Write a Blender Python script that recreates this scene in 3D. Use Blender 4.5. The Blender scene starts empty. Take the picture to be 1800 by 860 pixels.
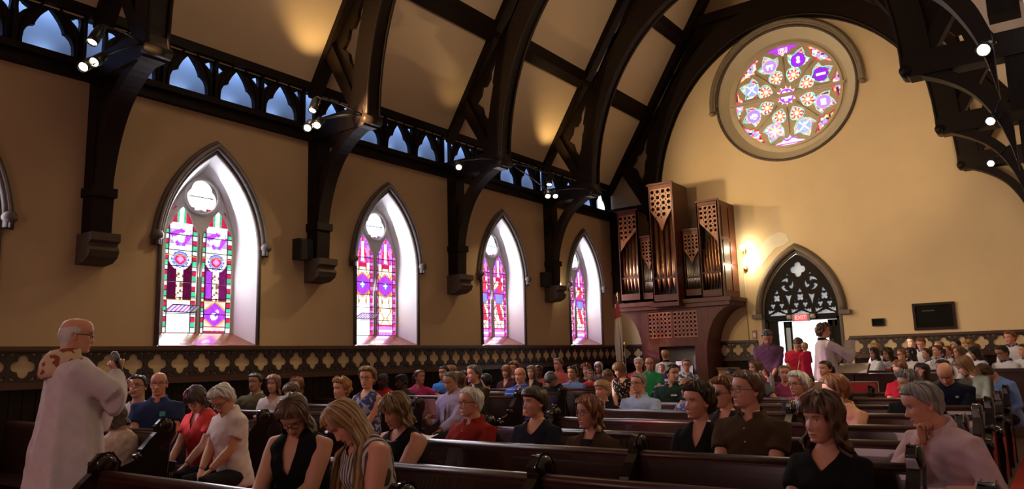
import bpy, bmesh, math, random
import numpy as np
from mathutils import Vector, Matrix
from mathutils.geometry import tessellate_polygon
random.seed(7); rng = np.random.default_rng(7)
S = bpy.context.scene; COL = S.collection
PI = math.pi; R = math.radians

# ------------------------------------------------------------------ camera, world, sun, exposure
cam = bpy.data.objects.new('camera', bpy.data.cameras.new('camera')); COL.objects.link(cam)
cam.data.sensor_width = 36; cam.data.lens = 1313.84/1800*36; cam.data.clip_start = .05
def look(yaw, pit, rol):
    fw = Vector((math.cos(yaw)*math.cos(pit), math.sin(yaw)*math.cos(pit), math.sin(pit)))
    r = Vector((math.sin(yaw), -math.cos(yaw), 0)); u = r.cross(fw)
    r2 = r*math.cos(rol)+u*math.sin(rol); u2 = r2.cross(fw)
    return Matrix((r2, u2, -fw)).transposed().to_4x4()
cam.matrix_world = Matrix.Translation((0, 0, 1.5)) @ look(R(36.147), R(8.786), R(-1.656))
S.camera = cam
W = bpy.data.worlds.new('sky'); S.world = W; W.use_nodes = True
W.node_tree.nodes['Background'].inputs[0].default_value = (.86, .93, 1, 1)
W.node_tree.nodes['Background'].inputs[1].default_value = 2.2
sun = bpy.data.objects.new('sun', bpy.data.lights.new('sun', 'SUN')); COL.objects.link(sun)
sun.data.energy = 5.5; sun.data.angle = R(1.2); sun.data.color = (1, .93, .84)
sun.rotation_euler = Vector((.55, -1, -.33)).to_track_quat('-Z', 'Y').to_euler()
def area(name, loc, to, sx, sy, e, c):
    l = bpy.data.objects.new(name, bpy.data.lights.new(name, 'AREA')); COL.objects.link(l)
    l.data.shape = 'RECTANGLE'; l.data.size = sx; l.data.size_y = sy; l.data.energy = e; l.data.color = c
    l.location = loc; l.rotation_euler = (Vector(to)-Vector(loc)).to_track_quat('-Z', 'Y').to_euler(); return l
area('chancel_window_light', (-5.3, 3.1, 2.7), (6, 4.2, 1.2), 2.2, 2.8, 85, (1, .58, .56))
area('chancel_side_fill', (-4.6, 8.2, 5.4), (6, 4, 1.2), 1.6, 2.6, 42, (1, .62, .5))  # soft fill added from behind the camera
area('nave_fill', (6.5, 4.9, 8.6), (7.5, 4.9, 0), 5, 3, 75, (1, .70, .42))  # overhead fill added to brighten the people; no lamp hangs in the nave
S.view_settings.view_transform = 'Standard'; S.view_settings.look = 'None'
S.view_settings.exposure = 0; S.view_settings.gamma = 1; S.view_settings.use_curve_mapping = False

# ------------------------------------------------------------------ materials
MATS = {}
def mat(name, col, rough=.6, var=.12, scale=6, bump=0, metal=0, emit=0, spec=.5, coat=0, stretch=None, col2=None):
    if name in MATS: return MATS[name]
    m = bpy.data.materials.new(name); MATS[name] = m; m.use_nodes = True
    nt = m.node_tree; b = nt.nodes['Principled BSDF']
    b.inputs['Roughness'].default_value = rough; b.inputs['Metallic'].default_value = metal
    b.inputs['Specular IOR Level'].default_value = spec; b.inputs['Coat Weight'].default_value = coat
    tc = nt.nodes.new('ShaderNodeTexCoord'); n = nt.nodes.new('ShaderNodeTexNoise')
    n.inputs['Scale'].default_value = scale; n.inputs['Detail'].default_value = 5
    src = tc.outputs['Object']
    if stretch:
        mp = nt.nodes.new('ShaderNodeMapping'); mp.inputs['Scale'].default_value = stretch
        nt.links.new(src, mp.inputs[0]); src = mp.outputs[0]
    nt.links.new(src, n.inputs['Vector'])
    mx = nt.nodes.new('ShaderNodeMix'); mx.data_type = 'RGBA'
    c2 = col2 or [c*(1-var*2) for c in col]; c1 = col if col2 else [min(1, c*(1+var)) for c in col]
    mx.inputs[6].default_value = (*c2, 1); mx.inputs[7].default_value = (*c1, 1)
    nt.links.new(n.outputs[0], mx.inputs[0]); nt.links.new(mx.outputs[2], b.inputs['Base Color'])
    if bump:
        bp = nt.nodes.new('ShaderNodeBump'); bp.inputs['Strength'].default_value = bump; bp.inputs['Distance'].default_value = .01
        nt.links.new(n.outputs[0], bp.inputs['Height']); nt.links.new(bp.outputs[0], b.inputs['Normal'])
    if emit:
        b.inputs['Emission Color'].default_value = (*col, 1); b.inputs['Emission Strength'].default_value = emit
    return m
def attr_mat(name, rough=.5, spec=.4, bump=0, scale=60):
    m = bpy.data.materials.new(name); m.use_nodes = True; nt = m.node_tree; b = nt.nodes['Principled BSDF']
    a = nt.nodes.new('ShaderNodeVertexColor'); a.layer_name = 'Col'
    nt.links.new(a.outputs[0], b.inputs['Base Color']); b.inputs['Roughness'].default_value = rough; b.inputs['Specular IOR Level'].default_value = spec
    if bump:
        n = nt.nodes.new('ShaderNodeTexNoise'); n.inputs['Scale'].default_value = scale
        tc = nt.nodes.new('ShaderNodeTexCoord'); nt.links.new(tc.outputs['Object'], n.inputs['Vector'])
        bp = nt.nodes.new('ShaderNodeBump'); bp.inputs['Strength'].default_value = bump; bp.inputs['Distance'].default_value = .004
        nt.links.new(n.outputs[0], bp.inputs['Height']); nt.links.new(bp.outputs[0], b.inputs['Normal'])
    return m
SKIN = attr_mat('skin', .48, .35, .15, 90); HAIR = attr_mat('hair', .42, .5, .3, 120)
def glass_mat(name, strength, trans):          # stained glass lit from behind by daylight; lets tinted sun through
    m = bpy.data.materials.new(name); m.use_nodes = True; nt = m.node_tree; nt.nodes.clear()
    a = nt.nodes.new('ShaderNodeVertexColor'); a.layer_name = 'Col'
    e = nt.nodes.new('ShaderNodeEmission'); e.inputs[1].default_value = strength
    t = nt.nodes.new('ShaderNodeBsdfTransparent'); x = nt.nodes.new('ShaderNodeMixShader'); x.inputs[0].default_value = trans
    o = nt.nodes.new('ShaderNodeOutputMaterial')
    for n in (e, t): nt.links.new(a.outputs[0], n.inputs[0])
    nt.links.new(e.outputs[0], x.inputs[1]); nt.links.new(t.outputs[0], x.inputs[2]); nt.links.new(x.outputs[0], o.inputs[0])
    return m
GLASS = glass_mat('stained_glass', .95, .5); ROSEG = glass_mat('rose_glass', 1.45, .2)
PLASTER = mat('plaster_wall', (.53, .39, .24), .85, .06, 1.6, .25, spec=.2)  # same plaster as the end wall, colour lowered for the dimmer light here
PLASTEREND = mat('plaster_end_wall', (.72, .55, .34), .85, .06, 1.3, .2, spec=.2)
PATCH = mat('bare_plaster', (.78, .70, .55), .9, .1, 5, .3)
CEIL = mat('ceiling_plaster', (.63, .49, .34), .9, .05, 1.2, .1, spec=.1)
TIMBER = mat('dark_timber', (.012, .006, .004), .55, .35, 3, .2, stretch=(6, 6, 1), spec=.15)
TRUSSW = mat('truss_timber', (.015, .007, .004), .5, .35, 3, .15, stretch=(1, 8, 8), spec=.2)
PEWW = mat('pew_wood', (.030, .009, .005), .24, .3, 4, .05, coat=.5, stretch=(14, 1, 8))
PEWT = mat('pew_rail_wood', (.055, .015, .008), .36, .3, 4, .05, coat=.12, stretch=(14, 1, 8))
ENDW = mat('bench_end_wood', (.010, .005, .003), .2, .3, 6, .1, coat=.5)
WAINS = mat('wainscot_wood', (.026, .010, .007), .45, .3, 4, .1, stretch=(8, 8, 1))
RAILW = mat('rail_wood', (.075, .024, .012), .35, .25, 4, stretch=(1, 6, 6))
FRZ = mat('frieze_ground', (.66, .50, .30), .8, .15, 5)
STONE = mat('pale_stone', (.55, .53, .52), .8, .1, 8, .3)
REVEAL = mat('reveal_plaster', (.72, .70, .72), .8, .05, 3)
HOODM = mat('hood_stone', (.12, .10, .09), .55, .2, 9, .3)
HOODL = mat('hood_stone_light', (.26, .24, .25), .5, .15, 9, .3)
CORB = mat('corbel_stone', (.095, .066, .05), .8, .2, 10, .4)
ROSEST = mat('rose_stone', (.62, .52, .37), .8, .08, 5, .2)
SILLW = mat('sill_wood', (.25, .085, .04), .25, .25, 5, stretch=(1, 8, 8), coat=.4)
FLOORM = mat('floor_boards', (.10, .05, .025), .4, .3, 3, .1, stretch=(1, 12, 1))
CARPET = mat('red_carpet', (.42, .018, .012), .95, .15, 80, .3)
ORGW = mat('organ_wood', (.11, .026, .012), .45, .3, 4, .05, stretch=(8, 8, 1), spec=.3)
ORGG = mat('organ_grille', (.26, .08, .028), .45, .2, 12)
ORGD = mat('organ_dark', (.012, .006, .004), .6)
PIPE = mat('pipe_metal', (.85, .80, .78), .3, .25, 7, metal=1, stretch=(1, 1, .3))
PIPEC = mat('pipe_copper', (.75, .45, .28), .3, .45, 6, metal=1, col2=(.28, .11, .05), stretch=(1, 1, .6))
BLACK = mat('black_metal', (.012, .012, .013), .4); BRASS = mat('brass', (.55, .36, .12), .3, metal=1)
WHITEP = mat('white_paper', (.80, .77, .76), .8, .04)
LAMPM = mat('lamp_disc', (1, .86, .62), .4, 0, 1, emit=14)
def lamp_mat(n, c, e): return mat(n, c, .5, 0, 1, emit=e)

# ------------------------------------------------------------------ mesh helpers
class MB:
    def __init__(s): s.v = []; s.f = []; s.m = []; s.sm = []; s.c = []; s.n = 0
    def add(s, V, F, mi=0, smooth=False, col=None):
        V = np.asarray(V, float).reshape(-1, 3); s.v.append(V)
        for f in F: s.f.append([i+s.n for i in f]); s.m.append(mi); s.sm.append(smooth)
        c = np.ones((len(V), 3)) if col is None else np.broadcast_to(np.asarray(col, float), (len(V), 3))
        s.c.append(c); s.n += len(V); return s
    def box(s, a, b, mi=0, bev=0):
        x0, y0, z0 = np.minimum(a, b); x1, y1, z1 = np.maximum(a, b)
        V = [(x0, y0, z0), (x1, y0, z0), (x1, y1, z0), (x0, y1, z0), (x0, y0, z1), (x1, y0, z1), (x1, y1, z1), (x0, y1, z1)]
        return s.add(V, [(3, 2, 1, 0), (4, 5, 6, 7), (0, 1, 5, 4), (1, 2, 6, 5), (2, 3, 7, 6), (3, 0, 4, 7)], mi)
    def loft(s, rings, mi=0, closed=True, caps=(True, True), smooth=True, col=None):
        A = np.asarray(rings, float); r, n = A.shape[:2]; F = []
        for i in range(r-1):
            for j in range(n if closed else n-1):
                k = (j+1) % n; F.append((i*n+j, i*n+k, (i+1)*n+k, (i+1)*n+j))
        if caps[0]: F.append(tuple(range(n-1, -1, -1)))
        if caps[1]: F.append(tuple((r-1)*n+j for j in range(n)))
        return s.add(A.reshape(-1, 3), F, mi, smooth, None if col is None else np.asarray(col).reshape(-1, 3) if np.ndim(col) > 1 else col)
    def tube(s, path, rad, n=8, mi=0, smooth=True, caps=(True, True), col=None, flat=1.0, up=(0, 0, 1)):
        P = np.asarray(path, float); rad = np.broadcast_to(np.asarray(rad, float), (len(P),))
        T = np.gradient(P, axis=0); T /= np.linalg.norm(T, axis=1)[:, None]+1e-9
        u = np.asarray(up, float)
        if abs(T[0] @ u) > .9: u = np.array((1., 0, 0))
        a = u-T[0]*(T[0] @ u); a /= np.linalg.norm(a); rings = []
        th = np.arange(n)*2*PI/n; FL = np.broadcast_to(np.asarray(flat, float), (len(P),))
        for p, t, r, fq in zip(P, T, rad, FL):
            a = a-t*(a @ t); a /= np.linalg.norm(a)+1e-9; b = np.cross(t, a)
            rings.append(p+r*(np.cos(th)[:, None]*a*fq+np.sin(th)[:, None]*b))
        return s.loft(rings, mi, True, caps, smooth, col)
    def lathe(s, prof, o=(0, 0, 0), n=16, mi=0, smooth=True):
        th = np.arange(n)*2*PI/n
        return s.loft([[(o[0]+r*math.cos(t), o[1]+r*math.sin(t), o[2]+z) for t in th] for r, z in prof], mi, smooth=smooth)
    def plate(s, loops, d0, d1, fr, mi=0, col=None, sides=True):
        L = [[Vector((p[0], p[1], 0)) for p in l] for l in loops]
        pts = [p for l in L for p in l]; n = len(pts); T = tessellate_polygon(L)
        V = [fr(p.x, p.y, d0) for p in pts]+([fr(p.x, p.y, d1) for p in pts] if sides else [])
        F = [tuple(t) for t in T]
        if sides:
            F += [(t[2]+n, t[1]+n, t[0]+n) for t in T]; o = 0
            for l in L:
                m = len(l)
                for i in range(m): j = (i+1) % m; F.append((o+i, o+j, o+j+n, o+i+n))
                o += m
        return s.add(V, F, mi, False, col)
    def mesh(s, name, mats, color=False):
        me = bpy.data.meshes.new(name); V = np.concatenate(s.v)
        me.from_pydata(V.tolist(), [], s.f)
        for m in (mats if isinstance(mats, (list, tuple)) else [mats]): me.materials.append(m)
        me.polygons.foreach_set('material_index', s.m); me.polygons.foreach_set('use_smooth', s.sm)
        if color:
            a = me.color_attributes.new('Col', 'FLOAT_COLOR', 'POINT')
            c = np.concatenate(s.c); a.data.foreach_set('color', np.concatenate([c, np.ones((len(c), 1))], 1).astype(np.float32).ravel())
        me.update(); return me
    def obj(s, name, mats, parent=None, color=False): return link(name, s.mesh(name, mats, color), parent)
def link(name, data, parent=None, loc=None, rz=None):
    o = bpy.data.objects.new(name, data); COL.objects.link(o)
    if parent is not None: o.parent = parent
    if loc is not None: o.location = loc
    if rz is not None: o.rotation_euler = (0, 0, rz)
    return o
def tag(o, label=None, cat=None, group=None, kind=None):
    for k, v in (('label', label), ('category', cat), ('group', group), ('kind', kind)):
        if v: o[k] = v
    return o
def thing(name, label, cat, loc=(0, 0, 0), rz=0, group=None):
    return tag(link(name, None, None, loc, rz), label, cat, group)
def structure(name, label=None): return tag(link(name, None), label, None, None, 'structure')
def bx(name, a, b, m, parent=None): return MB().box(a, b).obj(name, m, parent)

# 2D outlines
def circ(cx, cy, r, n=32, a0=0): return [(cx+r*math.cos(a0+2*PI*i/n), cy+r*math.sin(a0+2*PI*i/n)) for i in range(n)]
def foil(cx, cy, d, r, k=4, n=40, rot=0, ry=1.0):
    out = []
    for i in range(n):
        t = 2*PI*i/n; best = 0
        for j in range(k):
            c = rot+2*PI*j/k; q = d*math.cos(t-c); disc = r*r-(d*math.sin(t-c))**2
            if disc > 0: best = max(best, q+math.sqrt(disc))
        out.append((cx+best*math.cos(t), cy+best*math.sin(t)*ry))
    return out
def arch(hw, zs, za, cx=0, z0=None, n=14):
    """pointed arch outline: half width, springing height, apex height; closed down to z0"""
    h = za-zs; rr = (hw*hw+h*h)/(2*hw); right = []
    a1 = math.atan2(h, rr-hw)
    for i in range(n+1):
        a = a1*i/n; right.append((cx+hw-rr+rr*math.cos(a), zs+rr*math.sin(a)))
    left = [(2*cx-x, z) for x, z in right[:-1]][::-1]
    p = right+left
    if z0 is not None: p = [(cx+hw, z0)]+p+[(cx-hw, z0)]
    return p
def smooth(p, k=5):
    """Catmull-Rom curve through open polyline p"""
    P = np.array([p[0]]+list(p)+[p[-1]], float); out = []
    for i in range(1, len(P)-2):
        a, b, c, d = P[i-1], P[i], P[i+1], P[i+2]
        for t in np.arange(k)/k: out.append(tuple(.5*(2*b+(c-a)*t+(2*a-5*b+4*c-d)*t*t+(3*b-a-3*c+d)*t**3)))
    return out+[tuple(P[-1])]
def mirror(h): return h+[(-x, z) for x, z in h[::-1] if abs(x) > 1e-6]
def shift(p, dx, dz, s=1, sz=None): return [(x*s+dx, z*(sz or s)+dz) for x, z in p]
YL, XE, YR = 9.918, 18.51, -.45
fl = lambda u, v, d: (u, YL+d, v)           # left wall frame, d outwards
fe = lambda u, v, d: (XE+d, u, v)           # end wall frame, d outwards
ft = lambda u, v, d: (d, u, v)
XB = -5.5
POST = [0.91, 4.44, 7.97, 11.5, 15.03, 18.36]
WINX = [2.61, 6.14, 9.67, 13.2, 16.73]

# ------------------------------------------------------------------ room shell
loops = [[(XB, -.1), (XE+.3, -.1), (XE+.3, 5.3), (XB, 5.3)]]+[arch(.77, 3.2, 4.66, x, 1.82) for x in WINX]
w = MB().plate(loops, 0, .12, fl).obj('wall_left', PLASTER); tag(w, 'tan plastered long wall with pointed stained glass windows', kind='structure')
cl = lambda w_: 6.2+1.57*w_                      # ceiling height at distance w from a side wall
gable = [(YR, -.1), (YL+.2, -.1), (YL+.2, 6.0), (4.96, 14.0), (0, 6.2), (YR, 6.0)]
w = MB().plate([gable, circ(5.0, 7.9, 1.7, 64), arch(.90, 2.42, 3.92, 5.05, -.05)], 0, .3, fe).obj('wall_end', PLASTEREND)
tag(w, 'golden plastered gable wall with rose window and pointed doorway', kind='structure')
w = bx('wall_right', (XB, YR, -.1), (XE, YR-.2, 6.3), PLASTER); w['kind'] = 'structure'
w = MB().plate([[(YR, -.1), (YL, -.1), (YL, 6.2), (4.96, 14), (0, 6.2), (YR, 6.2)]], XB-.2, XB, ft).obj('wall_back', PLASTER); w['kind'] = 'structure'
w = bx('floor', (XB, YR, -.12), (XE+.3, YL+.1, 0), FLOORM); w['kind'] = 'structure'
w = bx('ground_outside', (XE+.3, -30, -.3), (XE+60, 40, -.15), mat('paving', (.62, .6, .57), .9)); w['kind'] = 'structure'
for s in (0, 1):
    w = MB(); y = (lambda q: YL-q) if s == 0 else (lambda q: q)
    A = [(y(-.05), cl(-.05)), (y(4.96), cl(4.96)), (y(4.96), cl(4.96)+.2), (y(-.05), cl(-.05)+.2)]
    w.plate([A], XB-.2, XE+.3, ft)
    w = w.obj('ceiling', CEIL); tag(w, 'steep tan plaster ceiling slope between dark trusses', kind='structure')
# platform at the rear, aisle carpet
w = bx('floor_platform', (15.0, .2, 0), (XE, 4.0, .2), FLOORM); w['kind'] = 'structure'
c = bx('carpet_runner', (XB+.2, YR+.05, 0), (15.6, .66, .012), CARPET); tag(c, 'red carpet runner along the aisle beside the bench ends', 'carpet')
c = bx('carpet_runner', (XB+.2, 4.75, 0), (14.5, 6.1, .012), CARPET); tag(c, 'red carpet runner along the aisle between the two pew blocks', 'carpet')

# ------------------------------------------------------------------ clerestory
cz0, cz1 = 5.52, 6.16
cus = mirror([(0, cz1-5.45), (.06, .62), (.11, .50), (.135, .40), (.165, .385), (.20, .33), (.235, .24), (.25, .14), (.25, .03)][::1])
# cus is an ogee arch with shoulders, in local metres above 5.45
def cusped():
    h = [(0, .665), (.055, .605), (.115, .525), (.155, .45), (.172, .405), (.168, .388), (.21, .375), (.26, .33), (.29, .26), (.30, .17), (.30, .02)]
    return h+[(-x, z) for x, z in h[:0:-1]]
tri = lambda s: [(s*.235, .60), (s*.31, .64), (s*.355, .70), (s*.37, .60), (s*.355, .47), (s*.315, .53)]
pm = MB().plate([[(-.408, 0), (.408, 0), (.408, .74), (-.408, .74)], cusped(), tri(1), tri(-1)], .06, .14, lambda u, v, d: (u, d, v)).mesh('clerestory_arch', TIMBER)
# moulding proud of the panel: a slim pointed rib around the arch and a post between arches
rb = MB(); a = arch(.335, .2, .76, 0, .0)
rb.tube([(x, .05, z) for x, z in a], .016, 6); rb.box((.385, .0, 0), (.43, .1, .74)); rb = rb.mesh('arch_rib', TIMBER)
cle = structure('trim_clerestory', 'open arcade of cusped timber arches below the ceiling')
for k, p in enumerate([-2.62]+POST[:-1]):
    for j in range(4):
        x = p+.44+.815*j+.02
        if x > XE-.4: continue
        link('arch_panel', pm, cle, (x, YL, 5.45)); link('arch_rib', rb, cle, (x, YL, 5.45))
bx('wall_plate', (XB, YL-.10, 5.24), (XE, YL+.5, 5.47), TIMBER, cle)
MB().box((XB, YL-.17, 5.38), (XE, YL-.08, 5.47)).obj('plate_moulding', TIMBER, cle)
bx('eaves_beam', (XB, YL-.05, 6.14), (XE, YL+.2, 6.42), TIMBER, cle)
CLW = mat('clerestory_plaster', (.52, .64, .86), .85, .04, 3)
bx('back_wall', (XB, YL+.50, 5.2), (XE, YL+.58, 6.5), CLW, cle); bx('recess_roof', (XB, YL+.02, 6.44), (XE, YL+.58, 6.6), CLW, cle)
LSTRIP = mat('daylight_strip', (.62, .78, 1), .5, 0, 1, emit=3.2)
FIXT = mat('uplight_case', (.05, .06, .07), .5)
fm = MB().box((-.05, 0, 0), (.05, .08, .12)).mesh('uplight_box', FIXT)
k = 0
for p in POST[:-1]:                               # small uplighters on the ledge behind the arches
    for j in (0, 1, 2, 3):
        x = p+.56+.815*j
        if x > XE-.3: continue
        t = thing('uplight', 'small dark uplighter behind the %s clerestory arch after the %s truss' % (['first', 'second', 'third', 'fourth'][j], ['nearest', 'second', 'third', 'fourth', 'fifth'][POST.index(p)]), 'light', (x, YL+.34, 5.47), 0, 'uplighters behind the clerestory arches')
        link('case', fm, t); MB().box((-.045, .02, .12), (.045, .06, .126)).obj('lens', LSTRIP, t)
        l = bpy.data.objects.new('uplight_lamp', bpy.data.lights.new('uplight_lamp', 'SPOT')); COL.objects.link(l); l.parent = t
        l.location = (0, -.02, .16); l.data.energy = 1.6; l.data.color = (.5, .7, 1); l.data.shadow_soft_size = .04
        l.data.spot_size = R(160); l.data.spot_blend = .8; l.rotation_euler = Vector((-.35, .5, .85)).to_track_quat('-Z', 'Y').to_euler()

for p in [-2.62]+POST[:-1]:
    area('clerestory_fill', (p+1.76, YL+.33, 6.41), (p+1.76, YL+.43, 5.5), 3.3, .16, 12, (.46, .64, 1))  # unseen strip added behind the eaves beam to wash the recess evenly blue
# ------------------------------------------------------------------ windows on the left wall
def design(kind, u, v, side):
    """glass colour at u in -1..1 across a lancet, v metres above its sill (total 1.9)"""
    n = len(u); c = np.zeros((n, 3)); W_ = np.array
    hsh = lambda a, b: np.modf(np.abs(np.sin(a*12.9898+b*78.233))*43758.5453)[0]
    cell = np.floor(v/.075); au = np.abs(u)
    cream, wht, grn, red, pur, blu, pnk, mar, org = map(W_, ((1., .86, .62), (1.25, 1.2, 1.25), (.06, .42, .2), (.55, .02, .07), (.42, .05, .72), (.12, .14, .85), (.95, .3, .62), (.085, .004, .03), (.85, .30, .06)))
    def put(mask, col): c[mask] = col
    if kind == 0:
        put(au <= 1, cream)
        # top: pink and red cusp
        put(v > 1.28, pur*.5+.3); put((v > 1.28) & (hsh(np.floor(u*5), np.floor(v*18)) > .5), wht*.9)
        put((v > 1.60), red*.9); put((v > 1.60) & (au < .26), grn*1.2); put((v > 1.60) & (au < .13), wht); put((v > 1.50) & (v < 1.60), wht*.85)
        put((v > 1.17+.40*au) & (v < 1.52-.12*au), pur*1.2); put((v > 1.24+.55*au) & (v < 1.47-.25*au), blu*.9+.2)
        bird = ((np.abs(v-1.41-.16*np.sin(u*5)*au) < .035) & (au < .5)) | (((u*.24)**2+(v-1.36)**2) < .05**2); put(bird, wht*1.1)
        put((v > 1.12) & (v < 1.24) & (au > .35) & (v > 1.25-.35*(1-au)), wht*.9)
        # dark field with pale stem
        put((v > .47) & (v < 1.12), mar if side < 0 else mar*1.5+pur*.06)
        put((v > .47) & (v < .95) & (au < .20), cream*1.1); put((v > .47) & (v < .95) & (au < .20) & (hsh(np.floor(u*9), np.floor(v*45)) > .62), W_((.25, .12, .05)))
        if side > 0: put((v > .5) & (v < .92) & (au > .26) & (au < .62) & (u < 0), pur*1.0)
        q = np.hypot(u*.24, v-1.06); put(q < .155, wht); put(((au < .22) | (np.abs(v-1.06) < .05)) & (q < .2), wht*1.0); put((q > .108) & (q < .122), blu*.6); put(q < .105, blu*.5+.25); put(q < .075, red*1.3); put(q < .045, pnk)
        put((np.abs(v-1.06) < .05) & (au > .5) & (au < .72) , wht*.9)
        if side > 0:
            put(v < .47, cream*.75); put((np.abs(u)*.9+np.abs(v-.27)/.2) < 1.0, org); put((np.abs(u)*.9+np.abs(v-.27)/.2) < .88, pur)
            dr = (np.hypot(u*.24+.01, (v-.24)) < .055) & (np.hypot(u*.24-.02, v-.26) > .022) | (np.hypot(u*.24-.045, v-.32) < .026); put(dr, wht)
            put(v < .1, red*.8); put((v < .075) & (v > .03), W_((.95, .62, .6)))
        else: put(v < .47, W_((1.9, 1.95, 2.1)))
    else:
        put(au <= 1, W_((1.25, 1.05, .85)))
        per = .62 if kind == 1 else .52; ph = np.abs(((v/per) % 1)-.5)*2
        put(np.abs(au-.12-.62*np.sin(ph*PI/2)) < .055, org if kind == 1 else red)
        put(np.abs(au-.95+.62*np.sin(ph*PI/2)) < .04, org*.5)
        q = np.abs(u)*.8+np.abs(v-.92)/.22
        put(q < 1.1, org*.9); put(q < .95, pur*1.1); put(np.hypot(u*.24, v-.92) < .07, blu); put(((au < .08) | (np.abs(v-.92) < .017)) & (np.hypot(u*.24, v-.92) < .055), wht)
        put(v > 1.33, pur*.95+.05); put((v > 1.33) & (hsh(np.floor(u*5), np.floor(v*20)) > .55), pnk*.85); put((v > 1.33) & (np.abs(au-.35*(1.75-v)/.4) < .09), red*1.2); put((v > 1.35) & (au < .13) & (v < 1.72), wht*.9)
        put((v > 1.24) & (v < 1.33) & (au < .4), red)
        if kind == 2: put((v > .35) & (v < 1.25) & (np.abs(u-.1-.25*np.sin(v*6)) < .3), red*1.2+.03); put((v > .75) & (v < .95) & (au < .5), blu*.6+.2)
        if side < 0 and kind == 1: put(v < .55, W_((2.1, 2.15, 2.3)))
        else:
            put(v < .16, pur*1.2+.2); put((v < .19) & (v > .16), red); put((v > .06) & (v < .09), wht)
    brd = au > .72
    if kind == 0:
        alt = cell % 3; put(brd & (alt == 0), wht*.85); put(brd & (alt == 1), grn*1.3); put(brd & (alt == 2), red)
    else:
        alt = cell % 2; put(brd & (alt == 0), W_((.6, .03, .2))); put(brd & (alt == 1), pnk*.5+pur*.4)
    clear = (side < 0) & (v < (.47 if kind == 0 else .55)) & (kind < 2)
    if kind < 2 and side < 0 and kind == 1: put(clear & (au < .7), W_((2.1, 2.15, 2.3)))
    j = .82+.36*hsh(np.floor(u*7+.3), np.floor(v*26)); c *= j[:, None]
    lead = (np.abs(au-.72) < .03) & ~(clear & (au < .7)); put(lead, W_((.03, .015, .02)))
    put(brd & (np.abs(v/.075-np.round(v/.075)) < .07), W_((.04, .02, .03)))
    if kind == 0: put((np.abs(v-1.12) < .009) | (np.abs(v-.47) < .009), W_((.6, .3, .05)))
    return c
lh = 1.90
def lancet_hole(cx, z0=2.03):
    pts = [(.25, 0), (.25, 1.42), (.24, 1.50), (.205, 1.555), (.175, 1.575), (.16, 1.63), (.115, 1.72), (.05, 1.80), (0, 1.85)]
    p = pts+[(-x, z) for x, z in pts[-2::-1]]
    return shift(p, cx, z0)
YG = YL+.33
BAR = mat('iron_bar', (.015, .012, .012), .6)
glass_cache = {}
def lancet_panels(kind, side):
    key = (kind, side)
    if key in glass_cache: return glass_cache[key]
    out = []; zs = [0, .27, .50, .73, .96, 1.19, 1.42, 1.86]
    for a, b in zip(zs[:-1], zs[1:]):
        nu, nv = 30, max(6, int((b-a)/.0135)); hw = .26
        us = np.linspace(-1, 1, nu+1); vs = np.linspace(a, b, nv+1); V = []; F = []; Cc = []
        uc = (us[1:]+us[:-1])/2; vc = (vs[1:]+vs[:-1])/2
        UU, VV = np.meshgrid(uc, vc); col = design(kind, UU.ravel(), VV.ravel(), side); i = 0
        m = MB(); Vv = np.zeros((nu*nv*4, 3)); k = 0
        for jv in range(nv):
            for ju in range(nu):
                x0, x1, z0, z1 = us[ju]*hw, us[ju+1]*hw, vs[jv], vs[jv+1]
                Vv[k:k+4] = ((x0, 0, z0), (x1, 0, z0), (x1, 0, z1), (x0, 0, z1)); k += 4
        keep = [i for i in range(nu*nv) if not (Vv[4*i, 2] > 1.60 and abs(Vv[4*i, 0]+.008) > .20)]
        idx = np.array(keep); m.add(Vv.reshape(-1, 4, 3)[idx].reshape(-1, 3), [(4*q, 4*q+1, 4*q+2, 4*q+3) for q in range(len(idx))], 0, False, np.repeat(col[idx], 4, 0))
        out.append(m.mesh('glass_panel', GLASS, True))
    glass_cache[key] = out; return out
framep = None
hole = arch(.575, 3.3, 4.44, 0, 2.0)
fm_ = MB().plate([hole, lancet_hole(-.288), lancet_hole(.288), foil(0, 4.06, .085, .17, 3, 48, PI/2), [(.40, 3.88), (.47, 3.76), (.37, 3.86)], [(-.40, 3.88), (-.37, 3.86), (-.47, 3.76)]], 0, .018, lambda u, v, d: (u, d, v)).mesh('window_tracery', STONE)
mm = MB()
for cx in (-.288, .288):
    mm.tube([(x*1.0, -.005, z) for x, z in lancet_hole(cx)], .009, 6)
mm.tube([(x, -.02, z) for x, z in circ(0, 4.06, .27, 30)]+[(.27, -.02, 4.06)], .024, 6)
mm.box((-.014, -.02, 2.0), (.014, .0, 3.5)); mm = mm.mesh('mullion_moulding', STONE)
rv = MB(); A = arch(.77, 3.2, 4.66, 0, 1.82); B = arch(.575, 3.3, 4.44, 0, 2.0)
rv.loft([[(x, 0.0, z) for x, z in A], [(x, .33, z) for x, z in B]], 0, False, (False, False), False); rv = rv.mesh('window_reveal', REVEAL)
sl = MB(); sl.add([(-.80, -.07, 1.80), (.80, -.07, 1.80), (.80, -.07, 1.83), (.80, 0, 1.84), (.575, .33, 2.02), (-.575, .33, 2.02), (-.80, 0, 1.84), (-.80, -.07, 1.83), (-.8, 0, 1.80), (.8, 0, 1.80)],
                  [(0, 1, 2, 7), (7, 2, 3, 6), (6, 3, 4, 5), (0, 8, 9, 1)]); sl = sl.mesh('window_sill', SILLW)
def hoodpath(hw, zs, za, z0, d): return [(x, d, z) for x, z in [(hw, z0)]+arch(hw, zs, za)+[(-hw, z0)]]
hd = MB(); hd.tube(hoodpath(.79, 3.2, 4.68, 1.84, -.01), .035, 6); hd = hd.mesh('jamb_moulding', HOODM)
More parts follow.
